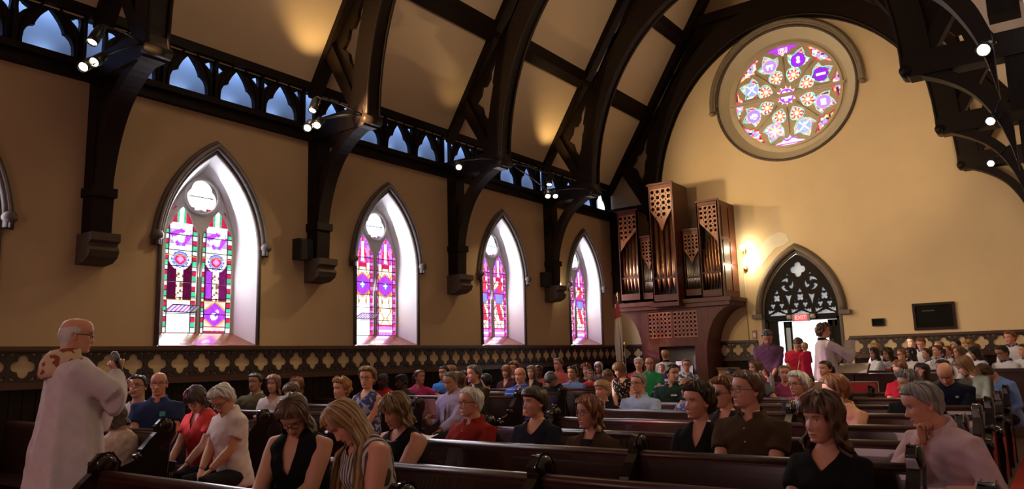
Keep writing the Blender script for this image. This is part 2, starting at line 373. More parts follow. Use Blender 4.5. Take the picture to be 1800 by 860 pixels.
h1 = MB(); h1.tube(hoodpath(.845, 3.2, 4.76, 3.38, -.05), .045, 8); h1.tube(hoodpath(.90, 3.2, 4.83, 3.36, -.03), .035, 8); h1 = h1.mesh('hood_mould', HOODM)
h2 = MB(); h2.tube(hoodpath(.87, 3.2, 4.79, 3.37, -.085), .022, 8); h2 = h2.mesh('hood_bead', HOODL)
bs = MB()
for s in (-1, 1): bs.lathe([(.0, -.07), (.05, -.065), (.085, -.03), (.09, 0), (.075, .045), (.05, .07), (0, .075)], (s*.87, -.06, 3.33), 12)
bs = bs.mesh('hood_stop', HOODM)
rg = MB(); n = 10
q = foil(0, 4.06, .085, .18, 3, 48, PI/2); q2 = foil(0, 4.06, .06, .13, 4, 48, PI/4); rg.add([(0, .05, 4.06)]+[(x, .05, z) for x, z in q2], [(0, 1+i, 1+(i+1) % 48) for i in range(48)], 0, False, (1.9, 1.95, 2.1)); rg.add([(x, .05, z) for x, z in q2]+[(x, .05, z) for x, z in q], [(i, (i+1) % 48, (i+1) % 48+48, i+48) for i in range(48)], 0, False, [(.8, .72, .9) if i < 48 else (1.5, 1.4, 1.55) for i in range(96)]); rg = rg.mesh('round_light_glass', GLASS, True)
sp = MB()
for s in (-1, 1): sp.add([(s*.36, .05, 3.87), (s*.41, .05, 3.90), (s*.49, .05, 3.74)], [(0, 1, 2)], 0, False, (.15, .12, .8))
sp = sp.mesh('spandrel_glass', GLASS, True)
bm_ = MB()
for z in (2.30, 2.53, 2.76, 2.99, 3.22, 3.45): 
    for cx in (-.288, .288): bm_.box((cx-.25, .0, z-.006), (cx+.25, .012, z+.006))
bm_.box((-.19, .0, 4.05), (.19, .012, 4.062)); bm_ = bm_.mesh('saddle_bar', BAR)
# the tilted hopper pane of an opened lower light
hp = MB(); 
hp.tube([(-.23, -.01, 2.30), (-.21, -.20, 2.39), (.20, -.20, 2.39), (.23, -.01, 2.30)], .008, 6); hp.tube([(-.23, -.01, 2.30), (.23, -.01, 2.30)], .009, 6)
hp.tube([(-.2, -.2, 2.39), (.2, -.2, 2.39)], .008, 6); hp = hp.mesh('hopper_frame', BAR)
hg = MB(); ng = 14
for i in range(ng):
    x0, x1 = -.22+.43*i/ng, -.22+.43*(i+1)/ng
    hg.add([(x0, -.01, 2.30), (x1, -.01, 2.30), (x1*.96, -.2, 2.388), (x0*.96, -.2, 2.388)], [(0, 1, 2, 3)], 0, False, [(.5, .1, .3), (.5, .5, .6), (.25, .1, .5), (.6, .55, .5)][i % 4])
hg = hg.mesh('hopper_glass', GLASS, True)
kinds = [2, 0, 1, 2, 2]; WD = 82
for i, x in enumerate(WINX):
    o = structure('window_%d' % (i+1)); o.location = (x, YL, 0)
    area('window_daylight', (x, YL+.30, 3.2), (x, YL-2, 3.0), .95, 2.3, WD, (.93, .92, 1))
    link('window_reveal', rv, o); link('jamb_moulding', hd, o); link('hood_mould', h1, o); link('hood_bead', h2, o); link('hood_stop', bs, o); link('window_sill', sl, o)
    t = link('window_tracery', fm_, o, (0, .33, 0)); link('mullion_moulding', mm, t); link('saddle_bar', bm_, t)
    link('round_light_glass', rg, o, (0, .32, 0)); link('spandrel_glass', sp, o, (0, .32, 0))
    for s in (-1, 1):
        for k, me in enumerate(lancet_panels(kinds[i], s)): link('glass_panel', me, o, (s*.288, .352, 2.03))
    if kinds[i] < 2: h = link('hopper_frame', hp, o, (-.288, .33, .02)); link('hopper_glass', hg, h)

# ------------------------------------------------------------------ wainscot with quatrefoil frieze
def frieze(name, label, fr, u0, u1, z0, z1, pitch, skip=None):
    o = structure(name, label); n = int(round((u1-u0)/pitch)); pitch = (u1-u0)/n; h = z1-z0; hp_ = pitch/2
    tr = lambda s, t: [(s*hp_, t*(h/2-.035)-t*.085), (s*hp_-s*.012, t*(h/2-.035)-t*.085), (s*hp_-s*.065, t*(h/2-.035)), (s*hp_, t*(h/2-.035))]
    pan = MB().plate([[(-hp_, -h/2), (hp_, -h/2), (hp_, h/2), (-hp_, h/2)], foil(0, 0, .074, .061, 4, 44)] +
                     [[(s*(hp_-.03-q[0]), t*(h/2-.03)-t*q[1]) for q in ((0, 0), (.055, 0), (.0, .05))] for s in (-1, 1) for t in (-1, 1)], -.038, -.012, lambda u, v, d: (u, v, d)).mesh('quatrefoil_panel', WAINS)
    for i in range(n):
        u = u0+pitch*(i+.5)
        if skip and skip[0] < u < skip[1]: continue
        p = link('quatrefoil_panel', pan, o)
        if fr is fl: p.matrix_local = Matrix(((1, 0, 0, u), (0, 0, 1, YL), (0, 1, 0, (z0+z1)/2), (0, 0, 0, 1)))
        else: p.matrix_local = Matrix(((0, 0, 1, XE), (1, 0, 0, u), (0, 1, 0, (z0+z1)/2), (0, 0, 0, 1)))
    segs = [(u0, u1)] if not skip else [(u0, skip[0]), (skip[1], u1)]
    def bar(nm, za, zb, d0, d1, m):
        k = MB()
        for a, b in segs: k.plate([[(a, za), (b, za), (b, zb), (a, zb)]], d0, d1, fr)
        k.obj(nm, m, o)
    bar('frieze_ground', z0-.02, z1+.02, -.012, 0, FRZ); bar('top_rail', z1, z1+.05, -.09, 0, RAILW); bar('top_bead', z1-.02, z1+.005, -.075, 0, WAINS)
    bar('lower_rail', z0-.08, z0, -.08, 0, RAILW)
    nb = int((u1-u0)/.14); bd = MB(); bw = (u1-u0)/nb     # vertical boarding
    pl = MB().plate([[(0, 0), (bw-.008, 0), (bw-.008, z0-.2), (0, z0-.2)]], -.03, 0, lambda u, v, d: (u, v, d)).mesh('wainscot_board', TIMBER)
    for i in range(nb):
        u = u0+bw*i
        if skip and skip[0]-bw < u < skip[1]: continue
        p = link('wainscot_board', pl, o)
        if fr is fl: p.matrix_local = Matrix(((1, 0, 0, u), (0, 0, 1, YL), (0, 1, 0, .12), (0, 0, 0, 1)))
        else: p.matrix_local = Matrix(((0, 0, 1, XE), (1, 0, 0, u), (0, 1, 0, .12), (0, 0, 0, 1)))
    bar('base_rail', 0, .12, -.05, 0, TIMBER)
    return o
frieze('trim_1', 'dark wainscot with pale quatrefoil frieze under the windows', fl, XB, XE, 1.40, 1.77, .325)
frieze('trim_2', 'dark wainscot with pale quatrefoil frieze on the gable wall', fe, YR, 9.9, 1.40, 1.77, .345, (4.0, 6.12))
v_ = MB().box((2.0, YL-.085, 1.18), (2.0, YL-.085, 1.2))
t = MB().box((3.95, YL-.05, .98), (4.2, YL-.03, 1.06)).obj('wall_vent', BLACK); tag(t, 'small dark vent grille low on the wainscot under the first window', 'vent')

# ------------------------------------------------------------------ roof trusses
def ell(a, b, t): return (4.96-a*math.cos(t), 5.38+b*math.sin(t))
def truss(X, label, ends=True):
    o = thing('roof_truss', label, 'truss', (X, 0, 0)); T = .13
    T2 = .10
    m = MB(); ts = np.linspace(-.02, PI+.02, 49)
    inn = [ell(3.55, 4.4, t) for t in ts]; out = [ell(3.90, 4.92, t) for t in ts]
    m.plate([inn+out[::-1]], -T, T, ft)
    rib_ = m.obj('arch_rib', TRUSSW, o)
    m = MB(); inn = [(4.96-(3.53)*math.cos(t), 5.38+4.38*math.sin(t)) for t in ts]
    for d in (-T, T): m.tube([(d, y, z) for y, z in inn], .028, 6)
    m.obj('rib_moulding', TRUSSW, rib_)
    for s in (0, 1):
        Y = (lambda q: YL-q) if s == 0 else (lambda q: q)
        P = lambda pts: [(Y(q), z) for q, z in pts]
        MB().plate([P([(-.02, 6.02), (-.02, 6.42), (4.96, cl(4.96)+.1), (4.96, cl(4.96)-.50)])], -T, T, ft).obj('rafter', TRUSSW, o)
        zb = 3.2 if s == 0 else 4.5   # the far side springs from higher up
        k = MB().plate([P([(.0, zb), (.25, zb), (.24, 5.3), (0, 5.3)])], -T, T, ft) if s else MB().plate([P([(.0, 3.2), (.25, 3.2), (.27, 3.72), (.24, 3.8), (.24, 5.3), (0, 5.3)])], -T, T, ft)
        k = k if s else k.box((-T-.03, Y(0), 3.70), (T+.03, Y(.30), 3.82)); k.obj('wall_post', TIMBER, o)
        ou = [(.24, 3.74), (.31, 4.12), (.44, 4.5), (.66, 4.86), (.98, 5.12), (1.36, 5.3)]; ii = [(.24, 4.35), (.34, 4.65), (.50, 4.9), (.72, 5.12), (.95, 5.28)]
        MB().plate([P(smooth(ou)+smooth(ii)[::-1])], -T*.9, T*.9, ft).obj('brace', TRUSSW, o)
        k = MB().plate([P([(-.1, 5.24), (1.36, 5.24), (1.46, 5.34), (1.44, 5.52), (1.36, 5.58), (-.1, 5.58)])], -T-.02, T+.02, ft)
        k.tube([(-T-.05, Y(1.40), 5.34), (T+.05, Y(1.40), 5.34)], .075, 10); k.obj('hammer_beam', TRUSSW, o)
        MB().plate([P([(1.02, 5.55), (1.22, 5.55), (.52, 6.86), (.36, 6.66)])], -T2, T2, ft).obj('strut', TRUSSW, o)
        hole_ = [(.74, 6.72), (.86, 6.86), (.90, 7.02), (1.0, 7.02), (1.10, 7.16), (1.12, 7.30), (1.30, 7.62), (1.17, 7.05), (1.22, 6.92), (1.14, 6.78), (1.10, 6.45), (1.02, 6.28), (.92, 6.44), (.88, 6.60)]
        MB().plate([P([(.44, 6.72), (1.62, 8.25), (1.30, 7.1), (1.10, 5.62)]), P(hole_)], -.035, .035, ft).obj('spandrel_tracery', TRUSSW, o)
        h3 = [(1.95, 8.62), (2.15, 8.72), (2.3, 8.95), (2.45, 8.98), (2.75, 9.35), (2.62, 9.3), (2.45, 9.28), (2.3, 9.12), (2.12, 9.05)]
        MB().plate([P([(1.5, 8.0), (3.0, 10.4), (3.2, 10.1), (2.4, 9.1), (1.8, 8.2)]), P(h3)], -.035, .035, ft).obj('spandrel_tracery', TRUSSW, o)
        if s: continue
        k = MB().add([(-T, Y(0), 3.22), (T, Y(0), 3.22), (T, Y(.36), 3.22), (-T, Y(.36), 3.22)], [(0, 1, 2, 3)])
        k.plate([P([(0, 2.84), (.22, 2.86), (.34, 2.92), (.38, 3.0), (.36, 3.04), (.33, 3.05), (.33, 3.09), (.40, 3.12), (.40, 3.22), (0, 3.22)])], -T-.05, T+.05, ft); k.obj('corbel', CORB, o)
    # collar pieces above the rib
    MB().plate([[(2.7, 10.2), (7.2, 10.2), (7.2, 10.45), (2.7, 10.45)]], -T2, T2, ft).obj('collar_beam', TRUSSW, o)
    k = MB(); k.plate([[(3.1, 10.15), (4.86, 10.15), (4.6, 10.08), (3.9, 9.98), (3.3, 9.75), (2.9, 9.5)]], -.04, .04, ft); k.plate([[(9.92-a, b) for a, b in [(3.1, 10.15), (4.86, 10.15), (4.6, 10.08), (3.9, 9.98), (3.3, 9.75), (2.9, 9.5)]]], -.04, .04, ft); k.obj('crown_tracery', TRUSSW, o)
    return o
TL = ['dark timber hammerbeam truss nearest the lectern end, mostly above the frame', 'dark timber truss on the corbel behind the man in the white robe', 'dark timber truss between the first and second full windows', 'dark timber truss between the second and third windows', 'dark timber truss between the third and fourth windows', 'dark timber truss arching just in front of the rose window wall']
for X, l in zip(POST, TL): truss(X, l)
for k, (wq, nm) in enumerate([(1.24, 'lower'), (2.42, 'upper'), (3.7, 'ridge-side')]):
    for s in (0, 1):
        Y = (lambda q: YL-q) if s == 0 else (lambda q: q); z = cl(wq)
        o = MB().plate([[(Y(wq-.08), z-.24), (Y(wq+.12), z-.14), (Y(wq+.10), z+.18), (Y(wq-.13), z-.05)]], XB, XE, ft).obj('purlin', TRUSSW)
        tag(o, '%s dark purlin running the length of the %s ceiling slope' % (nm, 'window-side' if s == 0 else 'far dark'), 'beam', 'purlins')

# ------------------------------------------------------------------ rose window
RC = (5.0, 7.9); RI = 1.40
def rloc(r, a, pr, pa): return (r*math.cos(a)+pr*math.cos(a)-pa*math.sin(a), r*math.sin(a)+pr*math.sin(a)+pa*math.cos(a))
def petal_outline(a):
    """outer trefoil with a point towards the rim, joined by a waist to an inner pointed lobe; local axis pr outward, pa across"""
    h = [(1.26, 0), (1.15, .10), (1.05, .15), (1.03, .20), (1.02, .30), (.93, .27), (.83, .22), (.77, .14), (.72, .085), (.68, .15), (.60, .19), (.50, .17), (.42, .10), (.33, 0)]
    pts = h+[(r, -p) for r, p in h[-2:0:-1]]
    return [rloc(0, a, r, p) for r, p in pts]
def rim_outline(a):
    inner = [(1.33*math.cos(d), 1.33*math.sin(d)) for d in np.linspace(-.34, .34, 12)]
    back = [(1.19, .30), (1.17, .2), (1.09, .15), (1.10, .06), (1.03, 0), (1.10, -.06), (1.09, -.15), (1.17, -.2), (1.19, -.30)]
    return [rloc(0, a, r, p) for r, p in inner+back]
star = [(.27*math.cos(a)*(1 if i % 2 == 0 else .72), .27*math.sin(a)*(1 if i % 2 == 0 else .72)) for i, a in enumerate(np.arange(24)*PI/12)]
PA = [PI/8+k*PI/4 for k in range(8)]; RA = [k*PI/4 for k in range(8)]
small = [[(.60*math.cos(a+d), .60*math.sin(a+d)) for d in (-.05, 0, .05)]+[(.54*math.cos(a), .54*math.sin(a))] for a in RA]
fr = lambda u, v, d: (XE+d, RC[0]+u, RC[1]+v)
rose = structure('window_7', 'round stained glass rose window high on the gable wall')
MB().plate([circ(0, 0, RI+.08, 72), [(x, z) for x, z in star]]+[petal_outline(a) for a in PA]+[rim_outline(a) for a in RA], .22, .34, fr).obj('rose_tracery', ROSEST, rose)
MB().plate([circ(0, 0, 1.36, 64), circ(0, 0, 1.30, 64)], .16, .24, fr).obj('rim_moulding', ROSEST, rose)
k = MB()
for a in RA: k.tube([fr(.33*math.cos(a), .33*math.sin(a), .21), fr(1.0*math.cos(a), 1.0*math.sin(a), .21)], .022, 5)
k.obj('rose_rib', ROSEST, rose)
bx('mullion_bar', (XE+.12, RC[0]-RI, RC[1]-.032), (XE+.24, RC[0]+RI, RC[1]+.032), ROSEST, rose)
MB().loft([[fr(x, z, 0) for x, z in circ(0, 0, 1.7, 64)], [fr(x, z, .22) for x, z in circ(0, 0, RI+.06, 64)]], 0, True, (False, False)).obj('rose_reveal', mat('rose_reveal', (.62, .54, .40), .85, .05, 3), rose)
MB().tube([fr(x, z, -.02) for x, z in circ(0, 0, 1.71, 72)+[(1.71, 0)]], .035, 6).obj('reveal_bead', CORB, rose)
arc = [(1.84*math.cos(a), 1.84*math.sin(a)) for a in np.linspace(-.07, PI+.07, 44)]
k = MB().tube([fr(x, z, -.06) for x, z in arc], .06, 8); k.tube([fr(x*.965, z*.965, -.04) for x, z in arc], .04, 8)
for s in (0, -1): k.lathe([(0, -.06), (.06, -.04), (.085, 0), (.06, .05), (0, .07)], fr(arc[s][0], arc[s][1]-.04, -.07), 10)
k.obj('hood_mould', mat('rose_hood', (.22, .17, .11), .6, .2, 8), rose)
def rose_col(kind, idx, r, p, x, z):
    """r outward, p across (local to a light); x, z offsets in the rose"""
    n = len(r); c = np.zeros((n, 3)); A = np.array
    hsh = np.modf(np.abs(np.sin(np.floor(x*17)*12.9898+np.floor(z*17)*78.233))*43758.5453)[0]
    pal = A([(1.0, .93, .85), (.75, .05, .05), (1., .82, .72), (.05, .03, .04), (.85, .35, .3), (.2, .5, .32), (.95, .55, .12), (.55, .25, .7)])
    c[:] = pal[(hsh*7.99).astype(int)]
    if kind == 'petal':
        edge = np.where(r > .72, 1, 0)
        rad = np.hypot(r-.93, p); rr = np.hypot(r-.54, p)
        c[(r < .72) & (rr < .14)] = (.75, .06, .05); m = (rr < .14) & (np.modf((np.arctan2(p, r-.54)/PI*4) % 1)[0] > .5); c[m] = (1, .8, .6)
        c[rr < .085] = (.85, .3, .1); c[rr < .05] = (1.2, 1, 1.05)
        hue = [(.28, .34, .95), (.42, .22, .85), (.30, .02, .62), (.24, .02, .55), (.45, .22, .85), (.3, .38, .95), (.55, .25, .8), (.4, .22, .85)][idx]
        c[rad < .185] = (.10, .05, .25) if idx in (2, 3) else (.9, .45, .35); c[rad < .165] = hue
        dx, dz = x-.93*math.cos(PA[idx]), z-.93*math.sin(PA[idx])
        if idx == 3: m = (np.abs(dz) < .035) & (np.abs(dx) < .11)
        elif idx == 2: m = (np.hypot(dx, dz-.05) < .045) | (np.hypot(dx, dz+.04) < .05)
        elif idx == 1: m = ((np.abs(dz-.02) < .035) & (np.abs(dx) < .09)) | ((np.abs(np.abs(dx)-.05) < .02) & (np.abs(dz+.04) < .05))
        elif idx == 4: m = (np.abs(dx) < .06) & (np.abs(dz) < .08)
        elif idx in (0, 5): m = np.abs(np.abs(dx)-np.abs(dz)) < .025
        elif idx == 7: m = ((np.abs(dz) < .03) & (np.abs(dx) < .1)) | ((np.abs(dz-.03) < .035) & (np.abs(dx) < .04))
        else: m = (np.abs(np.abs(dx)-np.abs(dz)) < .03); c[(rad < .165) & m] = (1, .8, .15); m = (np.abs(dx) < .02) | (np.abs(dz) < .02)
        c[(rad < .15) & m] = (1.15, 1.1, 1.2)
        if idx not in (2, 3, 4): c[(rad < .1) & (hsh > .8)] = (.8, .85, 1)
    if kind == 'rim':
        c[(r > 1.29)] = (.75, .08, .05); c[np.hypot(r-1.2, p) < .06] = (.45, .3, .95)
        if idx == 2:
            c[:] = (.40, .04, .65); bx_ = np.abs(p)
            m = (((np.abs(bx_-.035) < .008) | (np.abs(bx_-.07) < .008) | (np.abs(bx_-.105) < .008)) & (r > 1.19) & (r < 1.27)) | ((bx_ < .008) & (r > 1.08) & (r < 1.27)) | ((np.abs(np.hypot(p, r-1.19)-.105) < .009) & (r < 1.19)) | ((np.abs(np.hypot(p, r-1.19)-.065) < .009) & (r < 1.19)) | ((r < 1.09) & (bx_ < .04))
            c[m] = (1.1, .95, .45); c[(r > 1.305)] = (.7, .05, .1)
        if idx == 6:
            c[:] = (1.1, .75, 1.15); c[(np.abs(r-1.12-.03*np.sin(p*22)) < .02)] = (.4, .05, .65); c[(r > 1.30) | (np.abs(r-1.24) < .012)] = (.6, .06, .45)
    if kind == 'star':
        rad = np.hypot(x, z); a = np.arctan2(z, x); c[:] = (1, .7, .75); c[rad > .2] = (.8, .08, .08); c[(rad > .2) & (np.abs(((a/PI*6) % 1)-.5) > .38)] = (1.1, 1, 1)
        c[rad < .185] = (.38, .06, .75); c[(rad < .16*(.45+.55*np.abs(np.cos(a*2.5+.4)))) & (rad < .14)] = (1.1, 1.05, 1.15)
    return c
def inside(poly, x, y):
    P = np.asarray(poly); c = np.zeros(len(x), bool); j = len(P)-1
    for i in range(len(P)):
        a = ((P[i, 1] > y) != (P[j, 1] > y)); den = P[j, 1]-P[i, 1] if P[j, 1] != P[i, 1] else 1e-9
        c ^= a & (x < (P[j, 0]-P[i, 0])*(y-P[i, 1])/den+P[i, 0]); j = i
    return c
def edge_dist(poly, x, y):
    P = np.asarray(poly); d = np.full(len(x), 9.)
    for i in range(len(P)):
        a, b = P[i], P[(i+1) % len(P)]; ab = b-a; t = np.clip(((x-a[0])*ab[0]+(y-a[1])*ab[1])/(ab @ ab), 0, 1)
        d = np.minimum(d, np.hypot(x-a[0]-t*ab[0], y-a[1]-t*ab[1]))
    return d
def rose_light(name, poly, kind, idx, ang):
    P = np.asarray(poly); lo, hi = P.min(0)-.02, P.max(0)+.02; st = .0125
    nx, nz = int((hi[0]-lo[0])/st)+1, int((hi[1]-lo[1])/st)+1
    X, Z = np.meshgrid(lo[0]+st*(np.arange(nx)+.5), lo[1]+st*(np.arange(nz)+.5)); x, z = X.ravel(), Z.ravel()
    k = inside(poly, x, z) | (edge_dist(poly, x, z) < .02); x, z = x[k], z[k]
    r = x*math.cos(ang)+z*math.sin(ang); p = -x*math.sin(ang)+z*math.cos(ang)
    c = rose_col(kind, idx, r, p, x, z); d = edge_dist(poly, x, z); gr = np.array((.10, .55, .42)) if kind == 'petal' else np.array((.7, .06, .05))
    if kind != 'star' and not (kind == 'rim' and idx in (2, 6)): c[(d < .028) & (d > .009)] = gr; c[d < .009] = (.9, .95, .9) if kind == 'petal' else (.5, .05, .05)
    h = st/2; V = np.stack([np.stack([np.full_like(x, XE+.27), RC[0]+x+sx*h, RC[1]+z+sz*h], -1) for sx, sz in ((-1, -1), (1, -1), (1, 1), (-1, 1))], 1).reshape(-1, 3)
    MB().add(V, [(4*i, 4*i+1, 4*i+2, 4*i+3) for i in range(len(x))], 0, False, np.repeat(c, 4, 0)).obj(name, ROSEG, rose, True)
for i, a in enumerate(PA): rose_light('petal_glass', petal_outline(a), 'petal', i, a)
for i, a in enumerate(RA): rose_light('rim_glass', rim_outline(a), 'rim', i, a)
rose_light('centre_glass', star, 'star', 0, 0)

# ------------------------------------------------------------------ pointed doorway
YD = 5.05
dr = structure('door_1', 'pointed doorway with dark traceried fanlight, one leaf standing open')
fd = lambda u, v, d: (XE+d, YD+u, v)
def hooda(hw, z0, za, d): return [fd(x, z, d) for x, z in [(hw, z0)]+arch(hw, 2.42, za)+[(-hw, z0)]]
k = MB(); k.tube(hooda(.97, 2.42, 4.00, -.05), .075, 8); k.tube(hooda(.90, .0, 3.90, .03), .05, 8); k.tube(hooda(1.02, 2.4, 4.06, -.02), .045, 8)
for s in (-1, 1): k.box(fd(s*.88, 2.33, -.14), fd(s*1.13, 2.43, .05))
k.obj('door_hood', mat('door_stone', (.17, .13, .10), .6, .2, 8, .2), dr)
h = [arch(.86, 2.42, 3.84, 0, 2.36), foil(0, 3.47, .10, .082, 4, 44, 0)]
for s in (-1, 1):
    c0 = (s*.285, 3.12)
    for j in range(3):                          # three swirling mouchettes
        a0 = 2*PI*j/3+.3; p = [(.160, a0+R(q)) for q in (0, 18, 36, 54, 72, 84)]+[(.118, a0+R(92)), (.085, a0+R(98)), (.052, a0+R(84)), (.062, a0+R(62)), (.098, a0+R(58)), (.092, a0+R(44)), (.122, a0+R(26)), (.145, a0+R(8))]
        h.append([(c0[0]+s*r*math.cos(q), c0[1]+r*math.sin(q)) for r, q in p])
    h.append([(s*.27-.085, 2.875), (s*.27, 2.845), (s*.27+.085, 2.875), (s*.27+.035, 2.74), (s*.27, 2.58), (s*.27-.035, 2.74)])
    h.append([(s*.27-.035, 3.345), (s*.27+.035, 3.345), (s*.262, 3.395)])
for cx in (-.555, 0, .555):
    if cx == 0: h.append([(-.055, 2.925), (.055, 2.925), (0, 3.03)])
    else: h.append([(cx-.05, 2.915), (cx+.05, 2.915), (cx-.03*np.sign(cx), 3.02)])
    h.append(foil(cx, 2.80, .052, .040, 4, 28, PI/4))
    for s in (-1, 1):
        h.append(foil(cx+s*.105, 2.62, .034, .033, 3, 24, -PI/2)); h.append([(cx+s*.135-.02, 2.715), (cx+s*.135+.02, 2.715), (cx+s*.135, 2.76)])
        h.append([(cx+s*.235, 2.56), (cx+s*.235, 2.425), (cx+s*.165, 2.445), (cx+s*.06, 2.515), (cx+s*.10, 2.525), (cx+s*.13, 2.50), (cx+s*.165, 2.535), (cx+s*.19, 2.50)])
    h.append([(cx+x, z) for x, z in [(0, 2.485), (-.05, 2.455), (-.08, 2.455), (-.11, 2.425), (-.17, 2.415), (-.215, 2.38), (.215, 2.38), (.17, 2.415), (.11, 2.425), (.08, 2.455), (.05, 2.455)]])
MB().plate(h, .06, .14, fd).obj('fanlight_tracery', TIMBER, dr)
FG = mat('frosted_glass', (.66, .72, .78), .6, .25, 5, emit=.42)  # emission stands in for daylight behind the panes
MB().plate([arch(.85, 2.42, 3.82, 0, 2.36)], .17, .18, fd).obj('fanlight_glass', FG, dr)
bx('transom', fd(-.9, 2.24, .02), fd(.9, 2.37, .2), TIMBER, dr)
bx('jamb', fd(.80, 0, .02), fd(.92, 2.3, .2), TIMBER, dr); bx('jamb', fd(-.92, 0, .02), fd(-.80, 2.3, .2), TIMBER, dr)
def leaf(hinge_u, width, ang, glass):
    o = link('door_leaf', None, dr); o.location = fd(hinge_u, 0, .1); o.rotation_euler = (0, 0, ang); s = np.sign(width); w_ = abs(width)
    m = MB()
    for a, b in (((0, .02), (.04 if glass else .1, 2.23)), ((w_-(.04 if glass else .1), .02), (w_, 2.23)), ((0, .02), (w_, .3)), ((0, 2.08), (w_, 2.23)), ((0, 1.0), (w_, 1.12))): m.box((-.025, s*a[0], a[1]), (.025, s*b[0], b[1]))
    m.obj('leaf_frame', TIMBER, o)
    bx('leaf_panel', (-.012, s*.04, .3), (.012, s*(w_-.04), 1.0), TIMBER, o)
    if glass: bx('leaf_glass', (-.006, s*.04, 1.12), (.006, s*(w_-.04), 2.08), mat('door_glass', (.5, .53, .5), .15, .2, 3, emit=.12), o)
    else: bx('leaf_panel', (-.012, s*.04, 1.12), (.012, s*(w_-.04), 2.08), TIMBER, o)
    MB().tube([(-.06, s*(w_-.06), .95), (-.07, s*(w_-.06), 1.2)], .012, 6).obj('pull_handle', BRASS, o)
bx('side_panel', fd(.58, 0, .08), fd(.80, 2.24, .14), TIMBER, dr)
leaf(.44, -.19, R(0), True)
leaf(-.58, -.26, R(0), False)
# exit sign
t = thing('exit_sign', 'red lit exit sign with twin lamps above the open door', 'sign', (XE-.02, 5.03, 2.30))
bx('case', (-.07, -.20, -.085), (0, .20, .085), mat('sign_case', (.45, .38, .36), .5), t)
bx('face', (-.074, -.15, -.075), (-.07, .15, .075), lamp_mat('sign_face', (.95, .12, .14), .75), t)
k = MB()
for s in (-1, 1): k.lathe([(0, -.05), (.06, -.04), (.07, 0), (.05, .05), (0, .06)], (-.04, s*.27, .02), 12)
k.obj('emergency_lamp', mat('lamp_case', (.6, .5, .42), .4), t)
def text(body, size, m, parent, name='lettering', depth=.002):
    c = bpy.data.curves.new('txt', 'FONT'); c.body = body; c.size = size; c.align_x = 'CENTER'; c.align_y = 'CENTER'; c.extrude = depth
    o = bpy.data.objects.new('txt', c); COL.objects.link(o); me = bpy.data.meshes.new_from_object(o.evaluated_get(bpy.context.evaluated_depsgraph_get()))
    bpy.data.objects.remove(o); me.materials.clear(); me.materials.append(m); return link(name, me, parent)
o = text('EXIT', .13, lamp_mat('sign_letters', (1, .55, .55), 1.0), t); o.matrix_local = Matrix(((0, 0, -1, -.077), (-1, 0, 0, 0), (0, 1, 0, 0), (0, 0, 0, 1)))
# sconces and wiring
for z, l in ((4.04, 'upper bare bulb wall lamp beside the organ'), (3.60, 'lower bare bulb wall lamp beside the organ')):
    t = thing('wall_lamp', l, 'lamp', (XE-.0, 6.27, z))
    MB().lathe([(0, -.07), (.05, -.06), (.06, 0), (.04, .06), (0, .07)], (-.03, 0, 0), 10).obj('back_plate', BRASS, t)
    MB().tube([(-.03, 0, -.02), (-.14, 0, -.04), (-.16, 0, .02)], .012, 6).obj('arm', BRASS, t)
    MB().lathe([(0, -.05), (.05, -.03), (.065, .02), (.05, .07), (0, .10)], (-.16, 0, .06), 14).obj('bulb', lamp_mat('bulb_glow', (1, .93, .72), 18), t)
    l = bpy.data.objects.new('bulb_light', bpy.data.lights.new('bulb_light', 'POINT')); COL.objects.link(l); l.parent = t; l.location = (-.22, -.05, .06)
    l.data.energy = 22; l.data.color = (1, .87, .55); l.data.shadow_soft_size = .07
MB().plate([[(5.78, 4.22), (5.62, 4.35), (5.40, 4.42), (5.22, 4.36), (5.16, 4.16), (5.3, 4.08), (5.5, 4.04), (5.7, 3.85), (5.9, 3.6), (6.1, 3.7), (6.0, 4.0)]], -.008, .01, fe).obj('wall_patch', PATCH)['kind'] = 'structure'
k = MB(); k.tube([(XE-.015, 6.33, 1.8), (XE-.015, 6.33, 3.5)], .012, 6); t = k.obj('conduit', mat('conduit', (.5, .42, .3), .5)); tag(t, 'thin conduit running down the wall below the bulb lamps', 'pipe')
t = thing('alarm_box', 'small red and white alarm pull box beside the door', 'alarm', (XE-.02, 6.18, 1.95)); bx('case', (-.03, -.05, -.1), (.02, .05, .1), mat('alarm_red', (.45, .16, .12), .5), t); bx('face', (-.034, -.03, -.06), (-.03, .03, .04), WHITEP, t)
# plaques
for y0, y1, z0, z1, lab, lines in ((2.66, 1.85, 1.89, 2.47, 'large dark memorial tablet in a wooden frame on the gable wall', 5), (3.50, 3.24, 2.02, 2.19, 'small dark plaque left of the large memorial tablet', 3)):
    t = thing('memorial_plaque', lab, 'plaque', (XE, (y0+y1)/2, (z0+z1)/2)); a, b = (y0-y1)/2, (z1-z0)/2
    k = MB(); fw = .05 if lines == 5 else .02
    k.plate([[(-a, -b), (a, -b), (a, b), (-a, b)], [(-a+fw, -b+fw), (a-fw, -b+fw), (a-fw, b-fw), (-a+fw, b-fw)]], -.05, 0, lambda u, v, d: (d, u, v)); k.obj('frame', mat('plaque_frame', (.03, .010, .010), .5, spec=.2), t)
    bx('tablet', (-.025, -a+fw*.9, -b+fw*.9), (-.0, a-fw*.9, b-fw*.9), mat('plaque_face', (.008, .007, .006), .7, .3, 12, spec=.1), t)
    if lines == 5: bx('heading_line', (-.027, -a*.05, b*.38), (-.025, a*.55, b*.46), mat('worn_gilt', (.05, .04, .035), .5), t)

